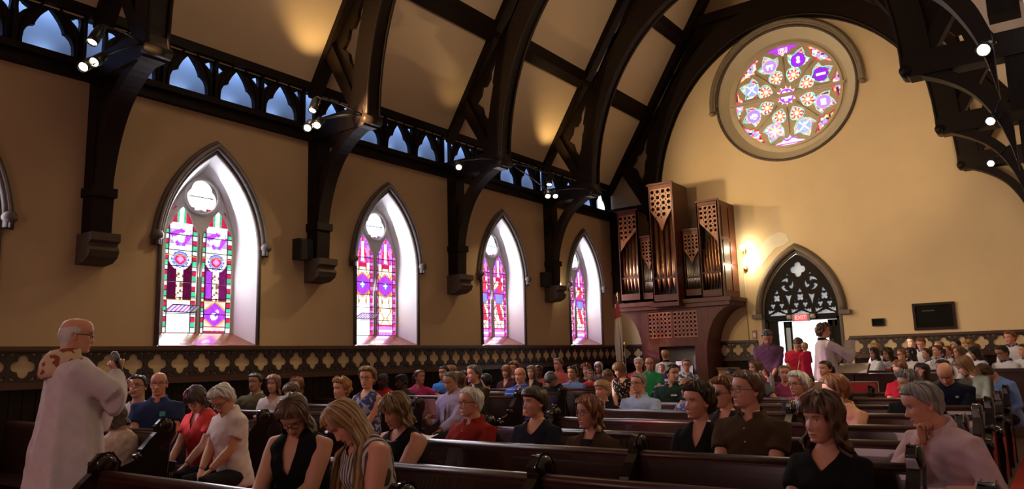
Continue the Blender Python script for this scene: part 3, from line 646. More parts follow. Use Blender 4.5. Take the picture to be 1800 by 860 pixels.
# ------------------------------------------------------------------ organ
og = thing('pipe_organ', 'tall wooden pipe organ case with carved grilles in the corner', 'organ', (17.5, 8.0, 0))
Yo = 8.0
def scroll_loops(hw, z0, z1, point, n):
    """holes of a carved grille: rows of leaf-shaped openings inside an outline that ends in a point below"""
    hs = []; cols = n; pw = 2*hw/cols; rows = int((z1-z0+point)/pw)
    for r in range(rows+1):
        zc = z1-pw*(r+.55)
        for c in range(cols):
            x = -hw+pw*(c+.5); lim = z0-point*(1-abs(x)/hw) if point > 0 else z0
            if zc-pw*.5 < lim: continue
            q = foil(x, zc, pw*.17, pw*.19, 4, 14, PI/4 if (r+c) % 2 else 0); hs.append(q)
            if c < cols-1 and zc-pw*.9 > lim: hs.append([(x+pw*.5, zc-pw*.26), (x+pw*.62, zc-pw*.5), (x+pw*.5, zc-pw*.74), (x+pw*.38, zc-pw*.5)])
    return hs
fo = lambda cy, X0: (lambda u, v, d: (X0+d, cy-Yo+u, v))
def bay(cy, hw, z0, z1, x0, depth, npipes, big, prof, grill_h, point, side=None, top=.12):
    """one organ bay: case frame, grille, pipes. x0 front offset from the organ front"""
    f = fo(cy, x0); c = MB(); st = .045
    c.plate([[(-hw, z0), (hw, z0), (hw, z1), (-hw, z1)], [(-hw+st, z0+.20), (hw-st, z0+.20), (hw-st, z1-top), (-hw+st, z1-top)]], 0, .05, f)
    for s in (-1, 1): c.plate([[(s*hw, z0), (s*(hw-.03), z0), (s*(hw-.03), z1), (s*hw, z1)]], .0, depth, f)
    c.plate([[(-hw, z1-.04), (hw, z1-.04), (hw, z1), (-hw, z1)]], 0, depth, f); c.plate([[(-hw, z0), (hw, z0), (hw, z0+.04), (-hw, z0+.04)]], 0, depth, f)
    c.obj('case', ORGW, og)
    k = MB().plate([[(-hw-.012, z1-.03), (hw+.012, z1-.03), (hw+.012, z1+.02), (-hw-.012, z1+.02)]], -.02, .05, f); k.obj('cornice', ORGW, og)
    MB().plate([[(-hw+.03, z0), (hw-.03, z0), (hw-.03, z1), (-hw+.03, z1)]], .30, .31, f).obj('back_board', ORGD, og)
    g0, g1 = z1-top-grill_h, z1-top; w2 = hw-st
    if point == 'left' or point == 'right':
        s = 1 if point == 'left' else -1; outl = [(-w2, g1), (w2, g1), (w2, g0-(.55 if s < 0 else .0)), (s*-w2*.2, g0-.30), (-w2, g0-(.55 if s > 0 else 0))]
        hs = [q for q in scroll_loops(w2, g0-.28, g1, 0, 4) if all((z > g0-.25+.28*(s*x/w2) if True else 1) for x, z in q)]
    else: outl = [(-w2, g1), (w2, g1), (w2, g0), (w2*.35, g0-point*.55), (0, g0-point), (-w2*.35, g0-point*.55), (-w2, g0)]; hs = scroll_loops(w2, g0, g1, point*.75, 4 if hw < .4 else 5)
    MB().plate([outl]+hs, .03, .055, f).obj('grille', ORGG, og)
    pr = (hw-st)*2/npipes/2*.96
    for i in range(npipes):
        u = -w2+pr/.96*(2*i+1); t = prof(i/(npipes-1)); zt = z0+.22+t
        lo = (z0+.20); m = MB(); foot = (.42 if big else .30)
        m.lathe([(.012, lo), (pr*.98, lo+foot*.9), (pr, lo+foot), (pr, zt), (pr*.85, zt), (pr*.85, zt-.05)], (x0+.05+pr+.03, cy-Yo+u, 0), 12)
        p = m.obj('pipe', PIPEC if big else PIPE, og)
        MB().add([(x0+.05+.028-.0, cy-Yo+u-pr*.5, lo+foot*1.02), (x0+.05+.028, cy-Yo+u+pr*.5, lo+foot*1.02), (x0+.075, cy-Yo+u, lo+foot*1.5)], [(0, 1, 2)]).obj('pipe_mouth', ORGD, p)
    m = MB().plate([[(-w2, z0+.20+(.40 if big else .28)), (w2, z0+.20+(.40 if big else .28)), (w2, z0+.22+(.42 if big else .30)), (-w2, z0+.22+(.42 if big else .30))]], .045, .06, f); m.obj('pipe_rail', ORGW, og)
bay(9.01, .30, 2.91, 5.32, 0, .6, 5, True, lambda t: 1.85-.75*t**1.1, .42, 'right')
bay(8.48, .23, 2.91, 4.58, .06, .6, 9, False, lambda t: .80+.5*abs(t-.5)*1.2, .40, .35)
bay(7.88, .34, 2.80, 5.82, -.32, .9, 4, True, lambda t: 1.9+.35*abs(t-.4)*1.4, .55, .55)
bay(7.30, .235, 2.91, 4.61, .06, .6, 9, False, lambda t: .80+.5*abs(t-.5)*1.2, .40, .35)
bay(6.78, .275, 2.85, 5.26, -.04, 1.0, 6, True, lambda t: 1.0+.85*(1-t), .42, 'left')
# panelled side of the case that faces the nave
k = MB(); ys = 6.505-Yo
k.box((-.04, ys-.03, 2.85), (1.0, ys-.002, 5.24)); k.obj('side_case', ORGW, og)
for x0, x1 in ((.06, .46), (.54, .94)):
    for z0, z1 in ((3.02, 3.62), (3.70, 4.25), (4.33, 5.1)): bx('side_panel', (x0, ys-.045, z0), (x1, ys-.028, z1), ORGW, og)
k = MB(); k.box((-.36, 7.52-Yo, 2.80), (-.30, 7.56-Yo, 5.82))
k.box((-.30, 7.53-Yo, 2.80), (.6, 7.56-Yo, 5.80)); k.obj('tower_side', ORGW, og)
bx('ledge', (-.16, 6.30-Yo, 2.76), (1.0, 9.40-Yo, 2.86), ORGW, og); bx('ledge_moulding', (-.42, 7.5-Yo, 2.70), (.1, 8.28-Yo, 2.80), ORGW, og)
bx('lower_cornice', (-.10, 6.36-Yo, 2.66), (1.0, 9.38-Yo, 2.77), ORGW, og)
f = fo(0, 0)
lowc = MB().plate([[(7.05, 0), (8.75, 0), (8.75, 2.68), (7.05, 2.68)], [(7.25, 1.92), (7.88, 1.92), (7.88, 2.60), (7.25, 2.60)], [(7.94, 1.92), (8.56, 1.92), (8.56, 2.60), (7.94, 2.60)], [(7.35, .72), (8.3, .72), (8.3, 1.72), (7.35, 1.72)]], 0.02, .10, f)
lowc.plate([[(7.05, 0), (7.09, 0), (7.09, 2.68), (7.05, 2.68)]], .1, 1.0, f); lowc.plate([[(8.71, 0), (8.75, 0), (8.75, 2.68), (8.71, 2.68)]], .1, 1.0, f); lowc.obj('lower_case', ORGW, og)
for c in (7.565, 8.25):
    hs = []; 
    for i in range(6):
        for j in range(6):
            x, z = c-.26+.104*i, 2.0+.104*j; hs.append(foil(x, z, .018, .019, 4, 12, PI/4 if (i+j) % 2 else 0))
            if i < 5 and j < 5: hs.append([(x+.052, z+.022), (x+.069, z+.052), (x+.052, z+.082), (x+.035, z+.052)])
    MB().plate([[(c-.315, 1.93), (c+.315, 1.93), (c+.315, 2.59), (c-.315, 2.59)]]+hs, .03, .05, f).obj('lower_grille', ORGG, og)
MB().plate([[(7.1, 1.8), (8.7, 1.8), (8.7, 2.66), (7.1, 2.66)]], .14, .15, f).obj('grille_backing', ORGD, og)
bx('console_back', (.42, 7.35-Yo, .7), (.45, 8.3-Yo, 1.75), mat('console_back', (.19, .18, .19), .5), og)
bx('key_desk', (-.25, 7.35-Yo, .72), (.42, 8.3-Yo, .80), ORGW, og)
bx('music_desk', (.10, 7.45-Yo, .95), (.13, 8.2-Yo, 1.25), ORGW, og)
for cy, sgn, ex in ((7.05, -1, 6.32), (8.75, 1, 9.38)):
    pts = [(cy, 1.5), (cy, 2.68), (ex, 2.68)]+[(ex+(cy-ex)*math.sin(t)*1.0, 1.5+1.15*math.cos(t)) for t in np.linspace(.02, PI/2, 12)]
    MB().plate([pts], .02, .9 if sgn < 0 else .12, f).obj('bracket', ORGW, og)
k = MB()
for s in (-.3, .3): k.add([(.06, .0-.17+s*.0+.02, .97), (.06, .18, .97), (.10, .18, 1.22), (.10, -.15, 1.22)], [(0, 1, 2, 3)])
t = thing('organ_bench', 'low dark bench under the organist', 'bench', (16.6, 7.75, 0)); bx('seat', (-.18, -.5, .58), (.18, .5, .63), ORGW, t); bx('leg', (-.15, -.46, 0), (.15, -.41, .58), ORGW, t); bx('leg', (-.15, .41, 0), (.15, .46, .58), ORGW, t)
t = thing('music_book', 'open white music book on the organ desk', 'book', (17.5, 7.62, 0)); 
for s in (-1, 1): MB().add([(.05, 0, .98), (.04, s*.16, .98), (.09, s*.16, 1.24), (.10, 0, 1.24), (.06, 0, .98), (.05, s*.16, .98), (.10, s*.16, 1.24), (.11, 0, 1.24)], [(0, 1, 2, 3), (7, 6, 5, 4), (0, 4, 5, 1), (1, 5, 6, 2), (2, 6, 7, 3)]).obj('page', WHITEP, t)
MB().add([(.09, .12, 1.02), (.09, .3, 1.02), (.13, .3, 1.35), (.13, .12, 1.35)], [(0, 1, 2, 3)]).obj('sheet', WHITEP, t)

# ------------------------------------------------------------------ flag, cross, wall speakers, spotlights
t = thing('flag', 'red and white flag hanging on a pole beside the organ', 'flag', (16.3, 8.72, 0))
MB().tube([(0, 0, 0), (0, .02, 2.95)], .014, 8).obj('pole', mat('flag_pole', (.35, .2, .08), .4), t); MB().lathe([(0, 0), (.03, .03), (.02, .08), (0, .14)], (0, .02, 2.95), 8).obj('finial', BRASS, t)
V = []; nz = 20
for i in range(nz+1):
    z = 2.85-1.55*i/nz; wd = .06+.10*math.sin(min(1, i/nz*1.3)*PI/2)
    V += [[(.03*math.sin(j*1.9+i*.25), .02-wd*.35+wd*j/6-.12*i/nz*.2, z-.02*j*(i/nz)) for j in range(9)]]
m = MB(); red = mat('flag_red', (.42, .04, .05), .8); whi = mat('flag_white', (.62, .50, .42), .8)
MB().loft(V[:6], 0, False, (False, False)).obj('red_field', red, t); MB().loft(V[5:], 0, False, (False, False)).obj('white_field', whi, t)
t = thing('processional_staff', 'slim brass topped staff standing by the flag', 'staff', (15.8, 8.35, 0))
MB().tube([(0, 0, 0), (0, 0, 1.75)], .013, 8).obj('shaft', mat('staff_wood', (.1, .06, .03), .4), t); MB().lathe([(0, 0), (.03, .01), (.015, .05), (.04, .09), (.015, .13), (0, .16)], (0, 0, 1.7), 10).obj('finial', BRASS, t); MB().lathe([(.12, 0), (.1, .03), (.02, .06), (0, .06)], (0, 0, 0), 12).obj('base', BRASS, t)
for x, l in ((7.70, 'small black speaker box beside the corbel left of the second window'), (14.82, 'small black speaker box beside the lit corbel near the last window')):
    t = thing('wall_speaker', l, 'speaker', (x, YL-.02, 3.37)); k = MB(); k.add([(-.13, -.16, -.17), (.13, -.16, -.17), (.15, .02, -.17), (-.15, .02, -.17), (-.13, -.16, .17), (.13, -.16, .17), (.15, .02, .17), (-.15, .02, .17)], [(3, 2, 1, 0), (4, 5, 6, 7), (0, 1, 5, 4), (1, 2, 6, 5), (2, 3, 7, 6), (3, 0, 4, 7)]); k.obj('cabinet', BLACK, t)
    bx('grille', (-.115, -.168, -.15), (.115, -.158, .15), mat('speaker_cloth', (.02, .02, .022), .9), t)
t = thing('wall_lamp', 'small glowing lamp tucked beside the speaker near the last window', 'lamp', (15.28, YL-.05, 3.28)); MB().lathe([(0, -.06), (.04, -.04), (.055, 0), (.04, .05), (0, .06)], (0, -.08, 0), 12).obj('bulb', lamp_mat('bulb_glow2', (1, .85, .45), 9), t); MB().tube([(0, .05, -.1), (0, -.08, -.05)], .012, 6).obj('arm', BLACK, t)
l = bpy.data.objects.new('bulb_light', bpy.data.lights.new('bulb_light', 'POINT')); COL.objects.link(l); l.parent = t; l.location = (.06, -.14, 0); l.data.energy = 5; l.data.color = (1, .85, .5); l.data.shadow_soft_size = .05
can = MB().lathe([(0, -.16), (.055, -.15), (.062, 0), (.062, .09), (.054, .09), (.05, .07), (0, .07)], (0, 0, 0), 16).mesh('lamp_can', BLACK)
disc = MB().lathe([(0, .072), (.052, .072)], (0, 0, 0), 20).mesh('lamp_disc', LAMPM)
yoke = MB().tube([(-.075, 0, 0), (-.075, 0, -.17), (0, 0, -.22), (.075, 0, -.17), (.075, 0, 0)], .008, 6).mesh('yoke', BLACK)
def spotlight(label, loc, to, e, size, col=(1, .72, .38), face=None):
    t = thing('spotlight', label, 'spotlight', loc, 0, 'truss spotlights')
    d = (Vector(face if face else to)-Vector(loc)).normalized(); t.rotation_euler = d.to_track_quat('Z', 'Y').to_euler()
    q = link('can', can, t); link('lamp_disc', disc, q); link('yoke', yoke, t)
    Mw = Matrix.Translation(loc) @ d.to_track_quat('Z', 'Y').to_matrix().to_4x4(); px = min(POST, key=lambda v: abs(v-loc[0])); left_ = loc[1] > 5
    hb_ = Vector((px-.14 if loc[0] < px else px+.14, 8.55 if left_ else 1.30, 5.40)) if left_ or loc[2] > 5 else Vector((px-.1 if loc[0] < px else px+.1, .32, loc[2]+.35))
    a_ = Vector(loc)-d*.2; i_ = Mw.inverted(); MB().tube([tuple(i_ @ a_), tuple(i_ @ ((a_+hb_)/2+Vector((0, 0, .03)))), tuple(i_ @ hb_)], .012, 6).obj('bracket', BLACK, t)
    if e:
        l = bpy.data.objects.new('spot_lamp', bpy.data.lights.new('spot_lamp', 'SPOT')); COL.objects.link(l); l.location = Vector(loc)+(Vector(to)-Vector(loc)).normalized()*.20
        l.data.energy = e; l.data.color = col; l.data.spot_size = R(size); l.data.spot_blend = .7; l.data.shadow_soft_size = .06
        l.rotation_euler = (Vector(to)-Vector(loc)).to_track_quat('-Z', 'Y').to_euler()
SP = [
 ('lower left of the three spotlights on the first truss, above the robed man', (3.69, 8.6, 4.95), (3.0, 5.2, .5), 90, 60),
 ('lower right of the three spotlights on the first truss, above the robed man', (3.80, 8.6, 5.04), (9, 3, 0), 60, 70),
 ('upper slanted spotlight on the first truss, above the robed man', (3.66, 8.36, 5.20), (18.5, 4.6, 7.0), 1200, 60),
 ('lower left spotlight of the cluster between the first two windows', (6.80, 8.6, 4.98), (6.0, 9.6, 2.3), 70, 75),
 ('lower right spotlight of the cluster between the first two windows', (6.97, 8.6, 5.06), (12, 4, 0), 170, 70),
 ('upper slanted spotlight of the cluster between the first two windows', (6.89, 8.6, 5.30), (18.5, 5.2, 6.0), 600, 62),
 ('single spotlight on the truss between the second and third windows', (10.2, 8.6, 5.05), (5.5, 7.6, 1.5), 120, 95),
 ('lower left spotlight of the cluster before the last window', (13.12, 8.6, 4.98), (12.3, 9.6, 2.3), 60, 75),
 ('lower right spotlight of the cluster before the last window', (13.42, 8.6, 5.03), (16.0, 2.4, .6), 620, 55),
 ('upper slanted spotlight of the cluster before the last window', (13.21, 8.6, 5.28), (18.5, 3.0, 5.5), 300, 70),
 ('small spotlight beyond the last truss under the ceiling', (15.45, 8.70, 5.62), (18.5, 4.6, 6.2), 205, 100)]
for l, p, q, e, s in SP:
    dirc = Vector(p)+Vector((-.75, -.55, -.75)) if 'upper' not in l else Vector(p)+Vector((-.9, -.3, -1.9)); spotlight(l, p, q, e, s, face=tuple(dirc))
spotlight('large spotlight on the right hand truss nearest the rose window wall top', (7.7, .30, 4.15), (6, 3.5, 0), 130, 90, face=(4.5, .6, 2.4))
spotlight('middle of the three small spotlights at the right frame edge', (11.2, .46, 4.39), (9, 3.5, 0), 130, 90, face=(6, 1.5, 1.5))
spotlight('lowest of the three small spotlights at the right frame edge', (14.7, .68, 4.56), (18.5, 4.6, 6.6), 140, 90, face=(8, 2, 1.6))
for x in (4.5, 8.0, 11.5, 15.0):       # warm floods on the right hand trusses light the window-side ceiling
    l = bpy.data.objects.new('ceiling_flood', bpy.data.lights.new('ceiling_flood', 'SPOT')); COL.objects.link(l); l.location = (x-.4, 2.6, 6.9)
    l.data.energy = 150; l.data.color = (1, .74, .47); l.data.spot_size = R(85); l.data.spot_blend = .9; l.data.shadow_soft_size = .25
    l.rotation_euler = Vector((.0, .85, .50)).to_track_quat('-Z', 'Y').to_euler()
# wall-washers at the foot of the rafters light the ceiling panels
for i, (x, e) in enumerate(((7.62, 75), (14.68, 80), (11.15, 14), (4.1, 8))):
    l = bpy.data.objects.new('ceiling_washer', bpy.data.lights.new('ceiling_washer', 'SPOT')); COL.objects.link(l); l.location = (x, 9.25, 5.95)
    l.data.energy = e; l.data.color = (1, .66, .26); l.data.spot_size = R(84); l.data.spot_blend = .8; l.data.shadow_soft_size = .05
    l.rotation_euler = Vector((-.08, -.16, 1)).to_track_quat('-Z', 'Y').to_euler()

# ------------------------------------------------------------------ pews
def end_profile(ht):
    """bench end seen from the aisle: x forward of the back (negative = towards the seat front)"""
    return [(.10, 0), (.10, .35), (.07, .62), (.09, ht-.10), (.13, ht-.03), (.13, ht+.05), (.08, ht+.11), (.01, ht+.11), (-.04, ht+.06), (-.045, ht), (-.10, ht-.05), (-.17, ht-.13), (-.19, ht-.21), (-.27, ht-.24), (-.36, ht-.27), (-.42, ht-.27), (-.46, ht-.31), (-.46, ht-.36), (-.42, ht-.42), (-.43, .3), (-.46, .12), (-.46, 0)]
def bench_end(ht):
    m = MB(); m.plate([end_profile(ht)], -.024, .024, lambda u, v, d: (u, d, v))
    for x, z, r in ((.045, ht+.05, .065), (-.42, ht-.335, .05), (-.19, ht-.19, .035)): m.tube([(x, -.045, z), (x, -.03, z), (x, .03, z), (x, .045, z)], [r*.6, r, r, r*.6], 12)
    return m.mesh('bench_end', ENDW)
def pew(label, xb, ya, yb, ht, ends, group=None, rz=0):
    """back rail at x = xb, seat on the -x side"""
    t = thing('pew', label, 'pew', (xb, ya, 0), rz, group); L = yb-ya
    m = MB().plate([[(.0, .40), (.035, .40), (.085, ht-.04), (.05, ht-.04)]], 0, L, lambda u, v, d: (u-.05, d, v)); m.obj('back_panel', PEWW, t)
    m = MB().tube([(.03, 0, ht-.015), (.03, L, ht-.015)], .032, 10); m.box((.0, 0, ht-.06), (.05, L, ht-.02)); m.obj('top_rail', PEWT, t)
    bx('seat', (-.44, 0, .40), (-.03, L, .445), PEWW, t); bx('seat_front', (-.43, 0, .06), (-.40, L, .40), PEWW, t)
    bx('book_ledge', (.05, 0, ht-.36), (.17, L, ht-.345), PEWW, t); MB().box((.155, 0, ht-.345), (.17, L, ht-.27)).obj('book_rail', PEWT, t)
    be = bench_end_cache.setdefault(ht, bench_end(ht))
    for y in ends:
        q = link('bench_end', be, t, (0, y-ya, 0)).modifiers.new('bevel', 'BEVEL'); q.width = .018; q.segments = 3; q.limit_method = 'ANGLE'
    return t
bench_end_cache = {}
RX = [2.33, 3.38, 4.52, 5.6, 6.74, 7.94, 9.15, 10.5, 11.85]
nm = ['nearest', 'second', 'third', 'fourth', 'fifth', 'sixth', 'seventh', 'eighth', 'ninth']
for i, x in enumerate(RX):
    yb = 4.45 if i > 0 else 4.95
    if i >= 5: yb = 4.7
    ya = .72 if i > 1 else .3 if i == 1 else 1.2
    t = pew('dark wooden pew across the middle block, %s row from the photographer' % nm[i], x, ya, yb, .88, [ya, 2.35, yb])
    if i == 1:
        o = text('21', .09, mat('number_brass', (.45, .2, .1), .4, metal=.6), t, 'pew_number'); o.matrix_local = Matrix(((0, 0, -1, -.462), (-1, 0, 0, yb-ya), (0, 1, 0, .42), (0, 0, 0, 1)))
LX = [3.55, 4.55, 5.6, 6.75, 7.85, 8.85, 10.0, 11.15, 12.3, 13.45]
for i, x in enumerate(LX):
    pew('dark wooden pew along the window wall, %s row from the robed man' % (nm+['tenth'])[i], x, 6.45, 9.75, .97, [6.45])
pew('dark pew end at the lower left behind the robed man', 2.45, 7.55, 9.75, .90, [7.55])

# ------------------------------------------------------------------ people: geometry
def sstep(a, b, x): t = np.clip((x-a)/(b-a), 0, 1); return t*t*(3-2*t)
HZ = np.array([-.125, -.12, -.115, -.105, -.093, -.085, -.07, -.06, -.045, -.03, -.015, 0, .012, .03, .045, .06, .075, .09, .102, .11, .115])
XF = np.array([.005, .055, .078, .089, .086, .089, .092, .092, .091, .090, .087, .085, .088, .096, .097, .094, .088, .077, .061, .042, .002])
XK = np.array([.055, .058, .06, .063, .066, .068, .076, .082, .09, .097, .102, .105, .106, .106, .104, .100, .093, .082, .064, .044, .002])
WY = np.array([.01, .024, .032, .043, .051, .055, .060, .063, .067, .070, .072, .0735, .075, .077, .077, .075, .070, .061, .048, .033, .002])
def head_r(th, z, sp):
    """radius of the bare skull at angle th (0 = face) and height z; th, z arrays"""
    z = np.asarray(z); zc = np.clip(z, -.125, .115)
    xf, xk, w = np.interp(zc, HZ, XF)*sp['dep'], np.interp(zc, HZ, XK), np.interp(zc, HZ, WY)*sp['wid']
    jaw = sp['jaw']; w = w*(1+(jaw-1)*sstep(-.03, -.09, zc))
    c, s = np.cos(th), np.sin(th); a = np.where(c > 0, xf, xk)
    e = np.where(c > 0, 2.35, 2.0)
    rr = (np.abs(c/np.maximum(a, 1e-4))**e+np.abs(s/np.maximum(w, 1e-4))**e)**(-1/e)
    nk = .056*sp['nek']; cx = -.022; b = -cx*c; neck = -b*1.0+0*c; disc = np.maximum((nk*1.02)**2-(cx*s)**2, 1e-6); neck = cx*c+np.sqrt(disc)
    rr = np.where(z > -.05, rr, np.maximum(rr, neck)); return rr
def gauss(x, s): return np.exp(-(x/s)**2)
def head_surface(sp, N, lev):
    u = np.arange(N)*2*PI/N; th = u-.52*np.sin(u); th = (th+PI) % (2*PI)-PI
    zs = lev; TH, ZZ = np.meshgrid(th, zs); r = head_r(TH, ZZ, sp)
    X, Y = r*np.cos(TH), r*np.sin(TH); front = np.cos(TH) > .25
    nz = np.interp(ZZ, [-.060, -.052, -.046, -.037, -.02, 0, .012, .02], [0, .006, .020, .027, .018, .008, .002, 0])*sp['nose']
    nw = np.interp(ZZ, [-.055, -.04, 0, .02], [.0135, .0125, .0085, .008])*sp['nosew']
    D = nz*gauss(Y, nw)
    D = D+.006*sp['nose']*gauss(ZZ+.045, .008)*gauss(np.abs(Y)-.012*sp['nosew'], .006)
    D = D-.0105*gauss(np.abs(Y)-.031, .014)*gauss(ZZ-.002, .011)+.0065*gauss(np.abs(Y)-.031, .0095)*gauss(ZZ-.0005, .0075)
    D = D+.0045*gauss(np.abs(Y)-.030, .018)*gauss(ZZ-.022, .008)+.004*gauss(np.abs(Y)-.046, .016)*gauss(ZZ+.03, .014)
    D = D+.0045*gauss(Y, .019)*(gauss(ZZ+.068, .0045)+1.1*gauss(ZZ+.0805, .005))-.003*gauss(Y, .022)*gauss(ZZ+.0742, .0022)-.003*gauss(np.abs(Y)-.036, .012)*gauss(ZZ+.06, .016)*sp['old']
    D = D+.005*gauss(Y, .018)*gauss(ZZ+.104, .009)
    X = X+np.where(front, D, 0)
    col = np.broadcast_to(np.array(sp['skin']), X.shape+(3,)).copy(); f = front[..., None]
    def mixc(m, c): nonlocal col; m = np.clip(m, 0, 1)[..., None]*f; col = col*(1-m)+np.array(c)*m
    sk = np.array(sp['skin'])
    mixc(.35*gauss(np.abs(Y)-.045, .02)*gauss(ZZ+.035, .02), sk*np.array((1.1, .72, .68))); mixc(.3*gauss(Y, .013)*gauss(ZZ+.04, .012), sk*np.array((1.1, .75, .7)))
    lip = gauss(Y, .021)**.5*np.clip(1.6*gauss(ZZ+.0745, .0085)-.2, 0, 1)*(np.abs(Y) < .026); mixc(lip*.75, sp['lip']); mixc(1.2*gauss(ZZ+.0742, .0022)*(np.abs(Y) < .024), np.array(sp['lip'])*.35)
    ey = np.abs(Y)-.031; em = ((ey/.0125)**2+((ZZ-.0005)/.0056)**2) < 1; op = sp.get('eyes', 1)
    if op: col[em & front] = (.62, .58, .55); col[(((ey-.001)/.0055)**2+((ZZ-.0005)/.0056)**2 < 1) & front] = sp.get('iris', (.03, .018, .012))
    mixc(.8*gauss(ZZ-.0062, .0022)*(np.abs(ey) < .014), sk*.25)
    mixc(.85*gauss(ZZ-.0205-.004*gauss(ey, .012), .0042)*(np.abs(ey-.002) < .017), sp['brow'])
    if sp.get('beard') is not None:
        m = sstep(-.045, -.065, ZZ)*sstep(.0, .35, np.cos(TH)+.2)*(1-lip); 
        if sp.get('moust'): m = (gauss(ZZ+.060, .006)*(np.abs(Y) < .028))
        mixc(m*sp.get('beardk', .55), sp['beard'])
    return th, X, Y, ZZ, col
def rotm(roll, pit, yaw):
    return np.array(Matrix.Rotation(yaw, 3, 'Z') @ Matrix.Rotation(pit, 3, 'Y') @ Matrix.Rotation(roll, 3, 'X'))
class Pose:
    """upper body transform: stretch, lean about the hips, then head turn on the neck"""
    def __init__(s, sp, dz):
        s.dz = dz; s.hip = np.array((0, 0, .5+sp['stand'])); s.L = rotm(R(sp['side']), R(sp['lean']), 0)
        s.H = rotm(R(sp['roll']), R(sp['pit']), R(sp['turn'])); s.neck = np.array((-.018, 0, 1.108+sp['stand'])); s.hc = np.array((.012, 0, 1.224+sp['stand']))
        s.st = sp['stand']
    def up(s, P):
        P = np.array(P, float).reshape(-1, 3); z = P[:, 2]-s.st; P[:, 2] += s.dz*np.clip((z-.5)/.45, 0, 1)
        return (P-s.hip) @ s.L.T+s.hip
    def head(s, P):               # P in head coordinates (eye level origin)
        P = np.array(P, float).reshape(-1, 3); z = P[:, 2]; w = sstep(-.20, -.115, z)
        Q = P+s.hc; rel = Q-s.neck; rot = rel @ s.H.T
        # partial turning low on the neck
        Q2 = s.neck+rel*(1-w[:, None])+rot*w[:, None]
        return s.up(Q2)
def ik(S_, W_, a, b, hint):
    S_, W_ = np.array(S_, float), np.array(W_, float); d = W_-S_; L = np.linalg.norm(d)
    if L > (a+b)*.985: W_ = S_+d/L*(a+b)*.985; d = W_-S_; L = np.linalg.norm(d)
    if L < .08: L = .08
    x = (a*a-b*b+L*L)/(2*L); h = math.sqrt(max(a*a-x*x, 0)); u = d/np.linalg.norm(d); n = np.array(hint, float); n -= u*(n @ u); n /= np.linalg.norm(n)+1e-9
    return S_+u*x+n*h, W_
TORSO = np.array([(.42, .165, .115, -.12), (.47, .178, .13, -.135), (.56, .172, .132, -.128), (.66, .155, .122, -.108), (.76, .155, .118, -.105), (.86, .168, .122, -.112), (.93, .176, .122, -.118), (.985, .178, .108, -.115), (1.015, .165, .088, -.105), (1.04, .125, .066, -.09), (1.06, .085, .052, -.075), (1.09, .062, .043, -.070), (1.13, .056, .04, -.070)])
def torso_rings(sp, n=26, off=0, z0=.42, z1=1.13, flare=0):
    out = []; th = np.arange(n)*2*PI/n; zs = np.unique(np.concatenate([np.linspace(z0, z1, 22)]))
    for z in zs:
        w, f, b = (np.interp(z, TORSO[:, 0], TORSO[:, k]) for k in (1, 2, 3)); k = sp['bw'] if z < 1.05 else 1
        hipk = sp['hip'] if z < .7 else 1
        w = w*k*hipk+off; f = f*sp['bd']+off+(sp['bust']*gauss(z-.87, .06))+(sp['belly']*gauss(z-.66, .11)); b = b*(.9+.1*sp['bd'])-off
        c, s = np.cos(th), np.sin(th); e = 2.4
        x = np.where(c > 0, f, -b)*np.sign(c)*np.abs(c)**(2/e); y = w*np.sign(s)*np.abs(s)**(2/e)
        out.append(np.stack([x, y, np.full(n, z+sp['stand'])], 1))
    return out
def hand(m, wr, dr, pn, s, curl, spread=1.0, col=None, k=1.0):
    """wrist, direction of the fingers, palm normal (the side fingers curl to), s=+1 left"""
    d = np.array(dr, float); d /= np.linalg.norm(d); p = np.array(pn, float); p -= d*(p @ d); p /= np.linalg.norm(p)+1e-9; a = np.cross(p, d)*s   # a: towards the thumb
    W_ = np.array(wr, float); n = 10; th = np.arange(n)*2*PI/n; rings = []
    for t, w, h in ((-.02, .026, .019), (.01, .028, .017), (.045, .040, .016), (.08, .042, .014), (.098, .037, .010)):
        rings.append(W_+d*t*k+k*(np.cos(th)[:, None]*a*w+np.sin(th)[:, None]*p*h))
    m.loft(rings, 0, True, (True, True), True, col)
    for i, (o, L) in enumerate(((.030, .072), (.010, .080), (-.010, .075), (-.030, .058))):
        q = W_+d*.088*k+a*o*k; path = [q]; ang = 0
        for j, (seg, cf) in enumerate(((.42, .8), (.32, 1.0), (.26, .7))):
            ang += curl*cf; q = q+k*L*seg*(d*math.cos(ang)+p*math.sin(ang)+a*o*.6*spread*math.cos(ang)); path.append(q)
        m.tube(path, np.array([.0088, .0085, .0078, .0058])*k, 6, 0, True, (True, True), col)
    q = W_+d*.025*k+a*.026*k; t1 = q+k*(a*.026+d*.026+p*.012); t2 = t1+k*(d*.028+a*.008+p*.014*(1+curl)); t3 = t2+k*(d*.022-a*.004+p*.012*(1+curl))
    m.tube([q, t1, t2, t3], np.array([.0125, .0115, .010, .007])*k, 6, 0, True, (True, True), col)

